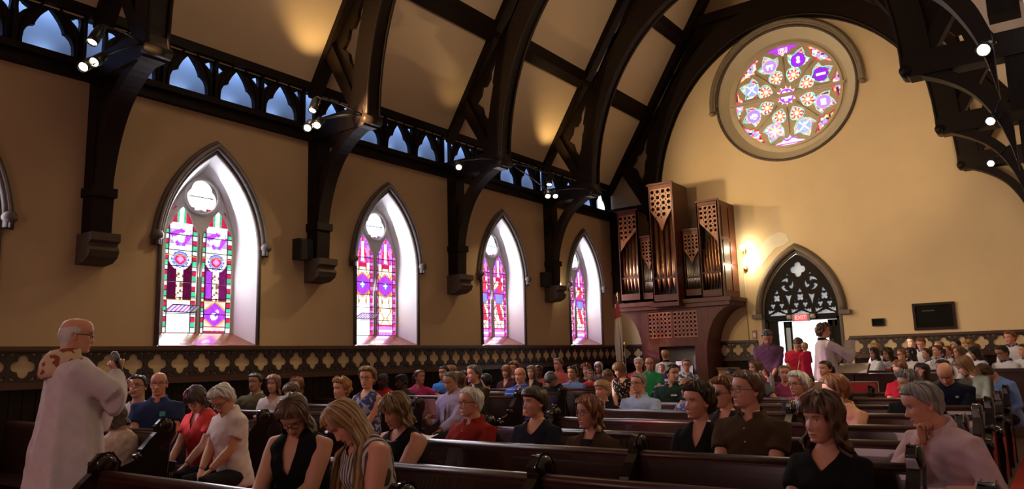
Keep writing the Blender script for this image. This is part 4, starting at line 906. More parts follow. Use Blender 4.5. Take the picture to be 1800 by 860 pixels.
# queue of voxel unions evaluated together
QUEUE = []
def flush():
    objs = []
    for (m, vox, post) in QUEUE:
        me = m.mesh('tmp', []); o = bpy.data.objects.new('tmp', me); COL.objects.link(o)
        r = o.modifiers.new('r', 'REMESH'); r.mode = 'VOXEL'; r.voxel_size = vox; r.adaptivity = 0; objs.append(o)
    dg = bpy.context.evaluated_depsgraph_get()
    outs = []
    for o in objs:
        ev = o.evaluated_get(dg); me = ev.to_mesh(); n = len(me.vertices); co = np.empty(n*3, np.float32); me.vertices.foreach_get('co', co)
        nf = len(me.polygons); lt = np.empty(nf, np.int32); me.polygons.foreach_get('loop_total', lt); li = np.empty(len(me.loops), np.int32); me.loops.foreach_get('vertex_index', li)
        ne = len(me.edges); ed = np.empty(ne*2, np.int32); me.edges.foreach_get('vertices', ed); outs.append((co.reshape(-1, 3).astype(float), li, lt, ed.reshape(-1, 2))); ev.to_mesh_clear()
    for o in objs: me = o.data; bpy.data.objects.remove(o); bpy.data.meshes.remove(me)
    for (m, vox, post), (co, li, lt, ed) in zip(QUEUE, outs):
        deg = np.bincount(ed.ravel(), minlength=len(co)).astype(float)[:, None]; deg[deg == 0] = 1
        for it in range(4):
            acc = np.zeros_like(co)
            for k in range(3):
                acc[:, k] = np.bincount(ed[:, 0], co[ed[:, 1], k], len(co))+np.bincount(ed[:, 1], co[ed[:, 0], k], len(co))
            co = co+.55*(acc/deg-co)
        st = np.concatenate([[0], np.cumsum(lt)]); F = li.reshape(-1, 4).tolist() if np.all(lt == 4) else [li[st[i]:st[i+1]].tolist() for i in range(len(lt))]
        post(co, F)
    QUEUE.clear()
def cloth_mat(c, pat=None, c2=(.8, .8, .8)):
    key = 'cloth_%s_%s' % (pat, '_'.join('%.2f' % v for v in tuple(c)+(tuple(c2) if pat else ())))
    if key in MATS: return MATS[key]
    m = mat(key, c, .85, .1, 14, .25, spec=.2); nt = m.node_tree; b = nt.nodes['Principled BSDF']; b.inputs['Specular IOR Level'].default_value = .1
    if pat:
        tc = nt.nodes.new('ShaderNodeTexCoord'); mx = nt.nodes.new('ShaderNodeMix'); mx.data_type = 'RGBA'; mx.inputs[6].default_value = (*c, 1); mx.inputs[7].default_value = (*c2, 1)
        ramp = nt.nodes.new('ShaderNodeValToRGB'); ramp.color_ramp.interpolation = 'CONSTANT'
        if pat == 'floral':
            t = nt.nodes.new('ShaderNodeTexVoronoi'); t.inputs['Scale'].default_value = 26; out = t.outputs['Distance']; nt.links.new(tc.outputs['Object'], t.inputs['Vector']); e = .33; ramp.color_ramp.elements[0].color = (1, 1, 1, 1); ramp.color_ramp.elements[1].color = (0, 0, 0, 1); ramp.color_ramp.elements[1].position = e
        elif pat == 'print':
            t = nt.nodes.new('ShaderNodeTexNoise'); t.inputs['Scale'].default_value = 17; out = t.outputs[0]; nt.links.new(tc.outputs['Object'], t.inputs['Vector']); ramp.color_ramp.elements[1].position = .53
        else:
            sp_ = nt.nodes.new('ShaderNodeSeparateXYZ'); nt.links.new(tc.outputs['Object'], sp_.inputs[0]); f = 16 if pat == 'bands' else 34
            mu = nt.nodes.new('ShaderNodeMath'); mu.operation = 'MULTIPLY'; mu.inputs[1].default_value = f; nt.links.new(sp_.outputs[2 if pat == 'bands' else 1], mu.inputs[0])
            fr_ = nt.nodes.new('ShaderNodeMath'); fr_.operation = 'FRACT'; nt.links.new(mu.outputs[0], fr_.inputs[0]); out = fr_.outputs[0]; ramp.color_ramp.elements[1].position = .86 if pat == 'bands' else .5
        nt.links.new(out, ramp.inputs[0]); nt.links.new(ramp.outputs[0], mx.inputs[0]); nt.links.new(mx.outputs[2], b.inputs['Base Color'])
    return m

SK = dict(fair=(.60, .31, .20), pink=(.64, .30, .20), tan=(.43, .235, .145), olive=(.37, .20, .12), brown=(.16, .075, .045), dark=(.085, .04, .025))
HC = dict(black=(.013, .010, .010), dbrown=(.040, .020, .011), brown=(.11, .052, .024), lbrown=(.20, .105, .05), auburn=(.20, .065, .022), red=(.24, .075, .02), blond=(.36, .205, .085), dblond=(.20, .115, .05), grey=(.24, .225, .21), dgrey=(.085, .078, .074), white=(.62, .60, .58), ginger=(.36, .16, .05))
DEF = dict(turn=0, pit=0, roll=0, lean=0, side=0, stand=0, skin='fair', hair='brown', style='short', sex='m', top=(.5, .5, .5), pat=None, c2=(.8, .8, .8), sleeve='short', neck='crew', glasses=0, scale=1, lw=None, rw=None, lower=(.02, .02, .025), near=0, beard=None, old=0, collar=None, garment='shirt', curl=.5, legs=1, eyes=1, bw=1, belly=0)
def hair_mesh(sp, P, N, cap):
    """hair shell from the skull surface, by style"""
    st = sp['style']; h = np.array(HC[sp['hair']]); m = MB(); near = sp['near']
    def shell(zl, zt, thick, n=None, k=12, noise=.25, freq=26, low=None, seed=0, frame=0, flare=0, wave=.004):
        n = n or (96 if near else 56); th = np.linspace(-PI, PI, n, endpoint=False) if not frame else np.linspace(frame, 2*PI-frame, n)
        ph = rng.uniform(0, 6.28, 6); rr = rng.uniform(0, 1, n)
        line = zl(np.abs(((th+PI) % (2*PI))-PI)); rings = []; cols = []
        streak = .85+.7*(.5*np.sin(th*freq+ph[0])+.5*np.sin(th*freq*2.3+ph[1]))*.5+.8*(rr-.5)
        ts = np.linspace(0, 1, k+1)
        for i, t in enumerate(ts):
            z = line+(zt-line)*t; r = head_r(th, np.clip(z, -.05, .115), sp)
            x, y = r*np.cos(th), r*np.sin(th)
            below = np.clip(-.05-z, 0, None)
            nx, ny, nz = x+.004, y, (z-.015)*.9; nz = np.where(z < 0, nz*.15, nz); L = np.sqrt(nx*nx+ny*ny+nz*nz)+1e-6
            ed = np.clip(t*5, 0, 1)**.6 if low is None else np.where(z > -.03, 1, 1)
            tk = thick*(ed)*(1+noise*(np.sin(th*freq*.5+ph[2]+t*3)*.4+np.sin(th*freq+ph[3]-t*5)*.4+.6*(rr-.5)))-(0.003 if low is None and i == 0 else 0)
            if callable(low): tk = tk+flare*below-low(below)
            wv = wave*np.sin(z*75+2.2*np.sin(th*4.7+ph[5])+th*2+ph[4])
            tk = tk+wv*(1 if low is None else np.clip(below*14, 0, 1)+.4)
            rings.append(np.stack([x+nx/L*tk+sp.get('fall', 0)*below, y+ny/L*tk, z+nz/L*tk], 1)); cols.append(np.clip(h*(streak[:, None]*(1+.10*math.sin(t*9+1))), 0, 1))
        A = np.array(rings); s = A.shape; A = P.head(A.reshape(-1, 3)).reshape(s)
        m.loft(A, 0, not frame, (False, not frame), True, np.array(cols))
        if frame: m.add(A[-1], [tuple(range(s[1]))], 0, True, h)
    def line(front, temple, back):
        return lambda a: np.interp(a, [0, .55, .95, 1.25, 1.5, 1.85, 2.3, PI], [front, front-.002, front-.012, (front+temple)/2-.01, temple, temple-.035, back, back])
    if st == 'short': shell(line(.080, .005, -.085), .114, .016, noise=.35)
    elif st == 'crop': shell(line(.082, .01, -.075), .114, .008, noise=.3)
    elif st == 'recede': shell(lambda a: np.interp(a, [0, .5, .9, 1.3, 1.55, 1.85, 2.3, PI], [.100, .096, .086, .05, .005, -.03, -.08, -.08]), .114, .010, noise=.35)
    elif st == 'fringe':
        n = 60; th = np.linspace(1.25, 2*PI-1.25, n); rings = []; cols = []
        for t in np.linspace(0, 1, 7):
            a = np.abs(((th+PI) % (2*PI))-PI); lo = np.interp(a, [1.25, 1.55, 1.85, 2.3, PI], [.02, -.005, -.035, -.08, -.085]); hi = np.interp(a, [1.25, 1.6, PI], [.035, .055, .035]); z = lo+(hi-lo)*t
            r = head_r(th, z, sp)+.0065*math.sin(PI*min(1, t*1.0))*(1+.3*np.sin(th*30))+.001; rings.append(np.stack([r*np.cos(th), r*np.sin(th), z], 1)); cols.append(np.broadcast_to(h*.9, (n, 3)))
        A = np.array(rings); s = A.shape; m.loft(P.head(A.reshape(-1, 3)).reshape(s), 0, False, (False, False), True, np.array(cols))
    elif st == 'puff': shell(line(.082, .0, -.09), .114, .032, noise=.25, freq=16, wave=.004)
    elif st == 'curly': shell(line(.075, -.01, -.10), .112, .030, noise=.7, freq=22, k=14, wave=.010)
    elif st == 'spiky': shell(line(.076, .005, -.09), .114, .026, noise=1.0, freq=34, wave=.006)
    elif st == 'bowl': shell(line(.045, .0, -.085), .114, .020, noise=.15, wave=.001)
    else:
        L = dict(bob=.11, wavybob=.13, mid=.19, long=.29, longcurly=.26, pony=.085, bun=.085, scarf=.14)[st]; L = sp.get('L', L)
        bang = sp.get('bangs', 1 if st == 'bob' else 0)
        if st in ('pony', 'bun'):
            shell(line(.078, .0, -.085), .114, .010, noise=.15, wave=.001)
            if st == 'pony': m.tube(P.head([(-.10, 0, .03), (-.135, 0, .02), (-.145, 0, -.03), (-.135, 0, -.10), (-.12, 0, -.17)]), [.018, .028, .032, .026, .008], 10, 0, True, (True, True), h*.9)
            else: m.tube(P.head([(-.085, 0, .05), (-.11, 0, .055), (-.14, 0, .06), (-.15, 0, .062)]), [.02, .035, .033, .01], 10, 0, True, (True, True), h*.9)
        else:
            cu = 'curly' in st; wv = 'wavy' in st
            f0 = .62 if not sp.get('open') else .85
            # crown cap and curtain
            ln = lambda a: np.interp(a, [0, .5, .8, 1.05, 1.3, 1.6, PI], [.07 if not bang else .042, .066 if not bang else .038, .028, -.03, -L*.82, -L, -L])
            shell(ln, .113, .018 if not cu else .026, k=22 if near else 16, noise=.6 if wv else .35 if not cu else .8, freq=24 if not cu else 18, low=lambda b: b*.05, flare=.16 if L < .15 else .30, wave=.004 if not (cu or wv) else .018 if cu else .012)
    return m.obj('hair', HAIR, cap, True) if m.n else None
PCOUNT = 0
def person(label, X, Y, Z, yaw, **kw):
    """crown of the head at (X, Y, Z) metres; yaw = facing direction of the body, degrees from +x"""
    global PCOUNT; PCOUNT += 1
    sp = dict(DEF); sp.update(kw); fem = sp['sex'] == 'f'; kid = sp['scale'] < .9
    sk = sp['skin']; sp['skin'] = np.array(SK[sk])*rng.uniform(.92, 1.08); sp['lip'] = np.array((.42, .13, .12))*(.55 if sk in ('dark', 'brown') else 1) if not fem else np.array((.46, .09, .10))*(.6 if sk in ('dark', 'brown') else 1)
    sp['brow'] = np.array(HC[sp['hair']])*.7 if sp['hair'] not in ('white', 'blond') else np.array(HC['dblond'])*.8
    if sp['beard']: sp['beard'] = HC[sp['beard']]
    sp['wid'] = (.97 if fem else 1.0)*rng.uniform(.97, 1.03); sp['dep'] = rng.uniform(.98, 1.02); sp['jaw'] = (.93 if fem else 1.06)*rng.uniform(.97, 1.04); sp['nek'] = (.88 if fem else 1.05)*(.85 if kid else 1)
    sp['nose'] = (.85 if fem else 1.05)*(.7 if kid else 1)*rng.uniform(.9, 1.15); sp['nosew'] = (.92 if fem else 1.05)*(1.2 if sk in ('dark', 'brown') else 1)
    sp['bw'] *= (.90 if fem else 1.04)*(.88 if kid else 1); sp['bd'] = .96 if fem else 1.02; sp['bust'] = (.030 if fem and not kid else 0); sp['hip'] = 1.06 if fem else 1
    sp['belly'] = sp['belly']+(.025 if sp['old'] else 0); near = sp['near']; sc = sp['scale']
    stand = sp['stand'] = .43 if sp['stand'] else 0
    P = Pose(sp, 0); c0 = P.head([(0, 0, .115)])[0]
    cosl = math.cos(R(sp['lean'])); dz = np.clip((Z/sc-c0[2])/cosl, -.13, .13) if not stand else np.clip(Z/sc-c0[2], -.06, .06)
    P = Pose(sp, dz); c0 = P.head([(0, 0, .115)])[0]
    rt = thing('person', label, 'person', (0, 0, 0), R(yaw), sp.get('group')); ca, sa = math.cos(R(yaw)), math.sin(R(yaw))
    rt.scale = (sc, sc, sc); rt.location = (X-sc*(c0[0]*ca-c0[1]*sa), Y-sc*(c0[0]*sa+c0[1]*ca), Z-sc*c0[2])
    # ---- body: head, neck, chest, arms, hands in one mesh
    N = 56 if near == 2 else 44 if near else 30
    lev = np.unique(np.concatenate([np.linspace(-.24, -.128, 7), np.linspace(-.125, .03, (46 if near == 2 else 34) if near else 20), np.linspace(.04, .115, 12 if near else 8)]))
    th, Xh, Yh, Zh, col = head_surface(sp, N, lev)
    low = Zh < -.15; k_ = np.where(low, 1+np.clip((-.15-Zh)/.09, 0, 1)*.35, 1); Xh = np.where(low, (Xh+.022)*k_-.022, Xh); Yh = Yh*k_
    A = P.head(np.stack([Xh, Yh, Zh], -1).reshape(-1, 3)).reshape(Xh.shape+(3,))
    body = MB(); body.loft(A, 0, True, (True, True), True, col)
    for s in (-1, 1):
        e = []; u = np.linspace(0, 2*PI, 14, endpoint=False)
        for (r, o) in ((.55, -.004), (1, .006), (.98, .013), (.8, .012), (.45, .006), (.2, .004)):
            e.append(np.stack([-.012+.017*r*np.cos(u)*.9-.006*np.sin(u), s*(.0715*sp['wid']+o+.003*np.cos(u+PI)), -.012+.030*r*np.sin(u)], -1))
        body.loft(P.head(np.array(e).reshape(-1, 3)).reshape(6, 14, 3), 0, True, (False, True), True, np.array(sp['skin'])*np.array((1.05, .85, .82)))
    skc = np.array(sp['skin'])
    aw = .164*sp['bw']; arms = []; ra = .047*(1.0 if fem else 1.08)*(.85 if kid else 1)*sp.get('arm', 1)
    for s, wkey in ((1, 'lw'), (-1, 'rw')):
        sh = P.up([(-.005, s*aw, .985+stand)])[0]; tw = sp[wkey]
        base = np.array((.34, s*.10, .60)) if not stand else np.array((.06, s*.24, .42+stand*.95))
        tgt = np.array(tw[:3], float) if tw else base
        if tw and not stand: pass
        elif not tw and not stand: tgt = tgt+np.array((math.sin(R(sp['lean']))*.12, 0, 0))
        el, wr = ik(sh, tgt, .285*(.9 if fem else .97), .255*(.9 if fem else .97), (-.35, s*.55, -.75) if not (tw and len(tw) > 3) else tw[3:6])
        arms.append((s, sh, el, wr))
    armM = MB()
    for s, sh, el, wr in arms:
        inn = sh+np.array((0, -s*.05, .0)); pth = [inn, sh, sh*.7+el*.3, sh*.4+el*.6, el, el*.6+wr*.4, wr]; armM.tube(pth, np.array([1.1, 1.12, 1.06, .92, .82, .80, .56])*ra, 12)
    tmpT = MB(); rings = torso_rings(sp, 26, -.006, .44, 1.10); Rr = P.up(np.array(rings).reshape(-1, 3)).reshape(len(rings), 26, 3)
    hb = MB()
    for s, sh, el, wr in arms:
        d = wr-el; hd = sp.get('hd%s' % ('l' if s > 0 else 'r'))
        dirv = np.array(hd[:3]) if hd else d/np.linalg.norm(d)+np.array((.0, -s*.45, -.1)); pn = np.array(hd[3:6]) if hd else np.array((.1, -s*.2, -1.))
        hand(hb, wr+d/np.linalg.norm(d)*.012, dirv, pn, s, hd[6] if hd and len(hd) > 6 else sp['curl'], 1, skc, (.9 if fem else 1)*(.85 if kid else 1))
    if sp['sleeve'] in ('none', 'short') or near:
        u = MB(); u.loft(Rr, 0); 
        for a, f, mi, sm in zip(armM.v, [0], [0], [0]): pass
        un = MB(); un.loft(Rr, 0)
        for s, sh, el, wr in arms:
            inn = sh+np.array((0, -s*.05, .0)); pth = [inn, sh, sh*.7+el*.3, sh*.4+el*.6, el, el*.6+wr*.4, wr]; un.tube(pth, np.array([1.1, 1.15, 1.08, .95, .86, .86, .62])*ra*1.04, 12)
        def post(co, F, body=body, hb=hb, rt=rt, skc=skc):
            body.add(co, F, 0, True, skc); merge(body, hb); body.obj('body', SKIN, rt, True)
        QUEUE.append((un, .010 if near else .015, post))
    else:
        body.loft(Rr, 0, True, (True, True), True, skc); merge(body, armM, skc); merge(body, hb); body.obj('body', SKIN, rt, True)
    # ---- upper garment
    g = MB(); off = .014 if not sp.get('loose') else .03; robe = sp['garment'] in ('surplice', 'robe')
    if robe:
        n = 64; thg = np.arange(n)*2*PI/n; z0 = .40 if not stand else (.42 if sp['garment'] == 'surplice' else -.36); rings = []
        for z in np.concatenate([np.linspace(z0, .95, 16), [.985, 1.02, 1.045, 1.06, 1.075]]):
            zz = max(z, .42); w, f, b = (np.interp(zz, TORSO[:, 0], TORSO[:, k]) for k in (1, 2, 3)); fl_ = np.clip((.98-z)/.56, 0, None); k = sp['bw']
            fold = (1+.045*np.clip(fl_, 0, 1)*(np.sin(thg*9+1)+.6*np.sin(thg*15+z*2)))
            w = max(w*k+.02, .172*k+.022 if z < .95 else 0)+.055*fl_; f_ = max(f, .122 if z < .9 else 0)+.025+.055*fl_+sp['belly']; b_ = max(-b, .115 if z < .9 else 0)+.02+.07*fl_
            c, s = np.cos(thg), np.sin(thg); c, s = np.sign(c)*np.abs(c)**.83, np.sign(s)*np.abs(s)**.83; rings.append(np.stack([np.where(c > 0, f_, b_)*c*fold, w*s*fold, np.full(n, z+stand)], 1))
        g.loft(P.up(np.array(rings).reshape(-1, 3)).reshape(len(rings), n, 3))
    else:
        rings = torso_rings(sp, 30, off, .43 if not sp.get('tuck') else .50, 1.085, 0); rr_ = np.array(rings)
        g.loft(P.up(rr_.reshape(-1, 3)).reshape(len(rings), 30, 3))
    sl_ = sp['sleeve']
    for s, sh, el, wr in arms:
        inn = sh+np.array((0, -s*.06, .0)); r0 = ra*1.12+off*.9
        if robe:
            big = 1.0 if sp['garment'] == 'surplice' else 1.35; d = (wr-el)/np.linalg.norm(wr-el); ce = el+(wr-el)*.80; sag = np.array((0, 0, -1.))
            g.tube([inn, sh, sh*.5+el*.5, el+sag*.02], [.070, .080, .084, .078], 16)
            ws, hs = (np.array([.07, .072, .075, .078, .08]), np.array([.085, .095, .11, .125, .135])*(1 if big == 1 else 1.3)); st_ = el-d*.03; cen = [st_+(ce-st_)*q+sag*(hv-.075) for q, hv in zip((0, .25, .5, .75, 1), hs)]
            g.tube(cen, ws, 18, flat=hs/ws)
        elif sl_ == 'short': g.tube([inn, sh, sh*.65+el*.35, sh*.38+el*.62], [r0*1.0, r0*1.06, r0*1.08, r0*1.12], 14)
        elif sl_ == 'long' or sl_ == 'rolled':
            en = wr*.96+el*.04 if sl_ == 'long' else el*.55+wr*.45
            g.tube([inn, sh, sh*.6+el*.4, el, el*.5+en*.5, en], [r0, r0*1.05, r0*1.02, r0*.95, r0*.85, r0*.72], 14)
    nk = sp['neck']; depth = dict(crew=.00, scoop=.05, v=.085, deepv=.13, polo=-.005, shirt=-.008, high=-.03, robe=-.01, boat=.03)[nk]
    slope = dict(crew=.35, scoop=.72, v=1.0, deepv=1.45, polo=.35, shirt=.35, high=.15, robe=.3, boat=.6)[nk]
    zc = 1.062+stand-(.0 if nk not in ('boat', 'scoop') else .004)
    mm_ = slope*(1.2 if nk not in ('boat', 'scoop') else .75); planes = []
    for sg in (-1, 1):
        pts = P.up([(0, 0, zc-.0), (.06, 0, zc-.06*slope), (0, sg*.05, zc+.05*mm_)]); po = pts[0]; pn_ = np.cross(pts[1]-pts[0], pts[2]-pts[0]); pn_ /= np.linalg.norm(pn_)
        planes.append(pn_ if pn_[2] > 0 else -pn_)
    cm = cloth_mat(sp['top'], sp['pat'], sp['c2']); gname = dict(shirt='shirt', surplice='surplice', robe='robe', jacket='jacket', dress='dress', cardigan='cardigan')[sp['garment']]
    ph = rng.uniform(0, 6.28, 5)
    def postg(co, F, rt=rt, cm=cm, po=po, planes=planes, gname=gname, near=near, ph=ph, robe=robe, sl=sl_, arms=arms):
        # soft cloth wrinkles
        amp = .003 if not robe else .0012
        wv = amp*(np.sin(co[:, 2]*38+co[:, 1]*30+ph[0])*np.sin(co[:, 0]*33+co[:, 1]*21+ph[1])+.7*np.sin(co[:, 2]*70+co[:, 0]*41+co[:, 1]*52*np.sign(co[:, 1])+ph[2]))
        cen = np.array((0, 0, 0)); rad = co*np.array((1, 1, 0)); L = np.linalg.norm(rad, axis=1)[:, None]+1e-6; co = co+rad/L*wv[:, None]
        bm = bmesh.new(); vs = [bm.verts.new(c) for c in co]
        for f in F:
            try: bm.faces.new([vs[i] for i in f]).smooth = True
            except ValueError: pass
        def cut(o, n, sel=None):
            geo = list(bm.verts)+list(bm.edges)+list(bm.faces) if sel is None else sel
            bmesh.ops.bisect_plane(bm, geom=geo, plane_co=o, plane_no=n, clear_outer=True, dist=1e-5)
        for pq in planes: bmesh.ops.bisect_plane(bm, geom=list(bm.verts)+list(bm.edges)+list(bm.faces), plane_co=po.tolist(), plane_no=pq.tolist(), dist=1e-5)
        dead = [f for f in bm.faces if all((np.array(f.calc_center_median())-po) @ pq > 0 for pq in planes)]
        bmesh.ops.delete(bm, geom=dead, context='FACES')
        if robe or sl in ('short', 'long', 'rolled'):
            for s, sh, el, wr in arms:            # open the sleeve end
                a, b = (sh, el) if sl == 'short' and not robe else (el, wr)
                fr_ = .575 if sl == 'short' and not robe else (.74 if robe else (.93 if sl == 'long' else .43)); d = (b-a)/np.linalg.norm(b-a); o = a+(b-a)*fr_
                fs = [f for f in bm.faces if (np.array(f.calc_center_median())-o) @ d > -.035 and np.linalg.norm(np.array(f.calc_center_median())-o) < (.30 if robe else .12)]
                fs = [f for f in fs if abs((np.array(f.calc_center_median())-o) @ d) < .16]
                if False:
                    es = {e for f in fs for e in f.edges}; vv = {v for f in fs for v in f.verts}
                    bmesh.ops.bisect_plane(bm, geom=list(vv)+list(es)+fs, plane_co=o.tolist(), plane_no=d.tolist(), clear_outer=True, dist=1e-5)
        me = bpy.data.meshes.new(gname); bm.to_mesh(me); bm.free(); me.materials.append(cm); o = link(gname, me, rt)
        if near or robe: q = o.modifiers.new('thick', 'SOLIDIFY'); q.thickness = .004; q.offset = -1
    QUEUE.append((g, .011 if near else (.015 if Z > 0 and not kid else .014), postg))
    if nk in ('polo', 'shirt') or sp['collar'] is not None:
        cc = cloth_mat(sp['collar']) if sp['collar'] is not None else cm; n = 30; a = np.linspace(-PI+.001, PI-.001, n); c = MB(); rows = []
        op = .16 if nk in ('polo', 'shirt') else 0
        for (dr_, dz_) in ((.002, -.005), (.004, .022), (.006, .036), (.012, .034), (.022, .004), (.026, -.012)):
            fa = np.abs(a); pt = np.where(fa < .5, (1-fa/.5), 0)           # collar points at the front
            r = (.062*sp['nek']**.5+dr_)*(1+0*a); x = -.022+r*np.cos(a)*1.06+np.where(dz_ < .02, pt*.012, 0); y = r*np.sin(a)*1.06+np.sign(a)*pt*(.012 if dz_ > 0 else .02)
            z = 1.065+stand+dz_*(1-.15*pt)-.035*np.cos(a)*.5-np.where(dz_ < 0, pt*.022, 0); rows.append(np.stack([x, y, z], 1))
        aa = np.argsort(a); sel = [i for i in range(n) if abs(a[i]) > op]; sel = [i for i in sel if a[i] > 0]+[i for i in sel if a[i] < 0]
        Aq = np.array(rows)[:, sel]; c.loft(P.up(Aq.reshape(-1, 3)).reshape(Aq.shape), 0, False, (False, False)); c.obj('collar', cc, rt)
    # ---- legs
    if sp['legs'] and not (robe and not stand and not sp.get('showlegs')):
        lg = MB(); shoe = MB(); lr = .078*(1.0 if not kid else .85)
        for s in (-1, 1):
            hp2 = np.array((.0, s*.09, .52+stand))
            if stand: kn = np.array((.02, s*.10, .50)); an = np.array((-.01, s*.10, .09))
            else: kn = np.array((.43, s*.11, .54)); an = np.array((.40, s*.10, .09))
            if sp.get('cross') and s > 0: kn = np.array((.42, .03, .60)); an = np.array((.56, -.10, .27))
            if fem and sp.get('skirt') is None or True: lg.tube([hp2, hp2*.5+kn*.5, kn, kn*.6+an*.4, an], [lr*1.12, lr*1.02, lr*.82, lr*.74, lr*.6], 12)
            f = an+np.array((.0, 0, -.045)); shoe.loft([[(f[0]+x, f[1]+w*math.cos(t), f[2]+h*math.sin(t)) for t in np.arange(10)*2*PI/10] for x, w, h in ((-.07, .02, .02), (-.05, .036, .04), (.03, .04, .042), (.10, .042, .03), (.17, .03, .02), (.185, .01, .008))])
        pel = MB(); n = 20; thp = np.arange(n)*2*PI/n
        lg.loft([[(.0+.12*math.cos(t)*k, .165*math.sin(t)*k*sp['hip'], z+stand) for t in thp] for z, k in ((.41, .7), (.44, .95), (.52, 1.02), (.58, .98), (.63, .9))])
        lm = cloth_mat(sp['lower'])
        if near or sp.get('showlegs') or stand:
            def postl(co, F, rt=rt, lm=lm): MB().add(co, F, 0, True).obj('trousers', lm, rt)
            QUEUE.append((lg, .016, postl))
        else: lg.obj('trousers', lm, rt)
        shoe.obj('shoes', BLACK, rt)
    hair_mesh(sp, P, N, rt)
    if sp['glasses']:
        m = MB(); rad = .0024 if near else .0032
        for s in (-1, 1):
            q = [(.096-.004*abs(math.cos(t))*0+.002, s*.032+.0215*math.copysign(abs(math.cos(t))**.75, math.cos(t)), -.003+.0165*math.copysign(abs(math.sin(t))**.75, math.sin(t))) for t in np.linspace(0, 2*PI, 19)]
            q = [(x-.0035*(abs(y)/.05)**2*3, y, z) for x, y, z in q]; m.tube(P.head(q), rad, 6)
            m.tube(P.head([(.088, s*.053, .004), (.05, s*.076, .006), (-.01, s*.080, .003), (-.03, s*.079, -.01)]), rad, 6)
        m.tube(P.head([(.101, -.011, .002), (.104, 0, .004), (.101, .011, .002)]), rad, 6)
        m.obj('glasses', mat('glasses_frame', (.02, .016, .016), .25) if sp['glasses'] == 1 else mat('glasses_wire', (.25, .2, .17), .2, metal=.8), rt)
        if sp['glasses'] == 3:
            q = MB()
            for s in (-1, 1): q.add(P.head([(.098, s*.032, -.003)]+[(.097, s*.032+.0205*math.cos(t), -.003+.0155*math.sin(t)) for t in np.linspace(0, 2*PI, 12, endpoint=False)]), [(0, 1+i, 1+(i+1) % 12) for i in range(12)])
            q.obj('lenses', mat('dark_lens', (.03, .02, .025), .08), rt)
    for ex in sp.get('extra', ()): ex(rt, P, sp, arms)
    return rt
def merge(a, b, col=None):
    for V, c in zip(b.v, b.c): pass
    V = np.concatenate(b.v) if b.v else np.zeros((0, 3)); C = np.concatenate(b.c) if b.c else np.zeros((0, 3))
    if not len(V): return
    a.v.append(V); a.c.append(np.broadcast_to(np.asarray(col, float), C.shape) if col is not None else C)
    for f in b.f: a.f.append([i+a.n for i in f])
    a.m += [0]*len(b.f); a.sm += [True]*len(b.f); a.n += len(V)
def hood(rt, P, sp, arms):     # embroidered collar standing around the back of the neck
    m = MB(); n = 28; th = np.linspace(PI*.34, PI*1.66, n); rows = []
    for k, (r, z) in enumerate(((.075, 1.10), (.09, 1.115), (.108, 1.11), (.128, 1.08), (.148, 1.03), (.155, .97), (.15, .93))): rows.append([(-.015+r*math.cos(q)*1.06-.012*(k > 2), r*math.sin(q)*1.1, z+sp['stand']+.015*abs(math.sin(q))) for q in th])
    A = np.array(rows); m.loft(P.up(A.reshape(-1, 3)).reshape(A.shape), 0, False, (False, False)); o = m.obj('embroidered_hood', cloth_mat((.60, .45, .30), 'print', (.26, .08, .04)), rt); q = o.modifiers.new('thick', 'SOLIDIFY'); q.thickness = .018; q.offset = 1
# small worn pieces
def necklace(rt, P, sp, arms):
    a = np.linspace(-2.2, 2.2, 25); pts = P.up([(.02+.085*math.cos(t)+(.0 if abs(t) > 1.2 else .012), .088*math.sin(t), 1.045-.055*math.cos(t/1.5)) for t in a]); m = MB()
    for p in pts: m.lathe([(0, -.0065), (.0055, -.003), (.0055, .003), (0, .0065)], p, 6)
    m.obj('necklace', mat('pearl', (.75, .7, .68), .25), rt)
def tie(rt, P, sp, arms):
    x = .150; pts = [(.075, .028, 1.03), (.075, -.028, 1.03), (.098, -.018, 1.0), (.150, -.032, .86), (x, -.042, .70), (x, 0, .64), (x, .042, .70), (.150, .032, .86), (.098, .018, 1.0)]
    m = MB(); V = P.up(pts); V2 = P.up([(p[0]+.012, p[1], p[2]) for p in pts]); n = len(pts); m.add(np.concatenate([V, V2]), [tuple(range(n)), tuple(range(2*n-1, n-1, -1))]+[(i, (i+1) % n, (i+1) % n+n, i+n) for i in range(n)]); m.obj('tie', mat('tie_silk', (.15, .12, .06), .5), rt)
def buttons(rt, P, sp, arms):
    m = MB()
    for z in (.99, .91, .83): m.lathe([(0, -.003), (.007, -.002), (.007, .002), (0, .003)], P.up([(.142+.6*sp['belly']*(z < .85)+.02*(z < .95)*0, 0, z+sp['stand'])])[0], 8)
    m.obj('buttons', mat('button', (.7, .65, .6), .4), rt)
def logo(col, w=.05, h=.035, y=.075, z=.93):
    def f(rt, P, sp, arms):
        q = .150*sp['bd']; V = P.up([(q-.004, y-w/2, z-h/2), (q-.006, y+w/2, z-h/2), (q-.008, y+w/2, z+h/2), (q-.004, y-w/2, z+h/2)]); V2 = V-np.array((.03, 0, 0))
        MB().add(np.concatenate([V, V2]), [(0, 1, 2, 3), (4, 7, 6, 5), (0, 4, 5, 1), (1, 5, 6, 2), (2, 6, 7, 3), (3, 7, 4, 0)]).obj('chest_badge', mat('badge_%.2f_%.2f' % (col[0], col[1]), col, .7), rt)
    return f
def headband(col):
    def f(rt, P, sp, arms):
        pts = []
        for t in np.linspace(-PI/2*1.05, PI/2*1.05, 17): pts.append((.012+.0*t, .088*math.sin(t), -.0+.122*math.cos(t)+.006))
        MB().tube(P.head(pts), .011, 6, flat=1.2).obj('headband', mat('band_%.2f' % col[0], col, .7), rt)
    return f
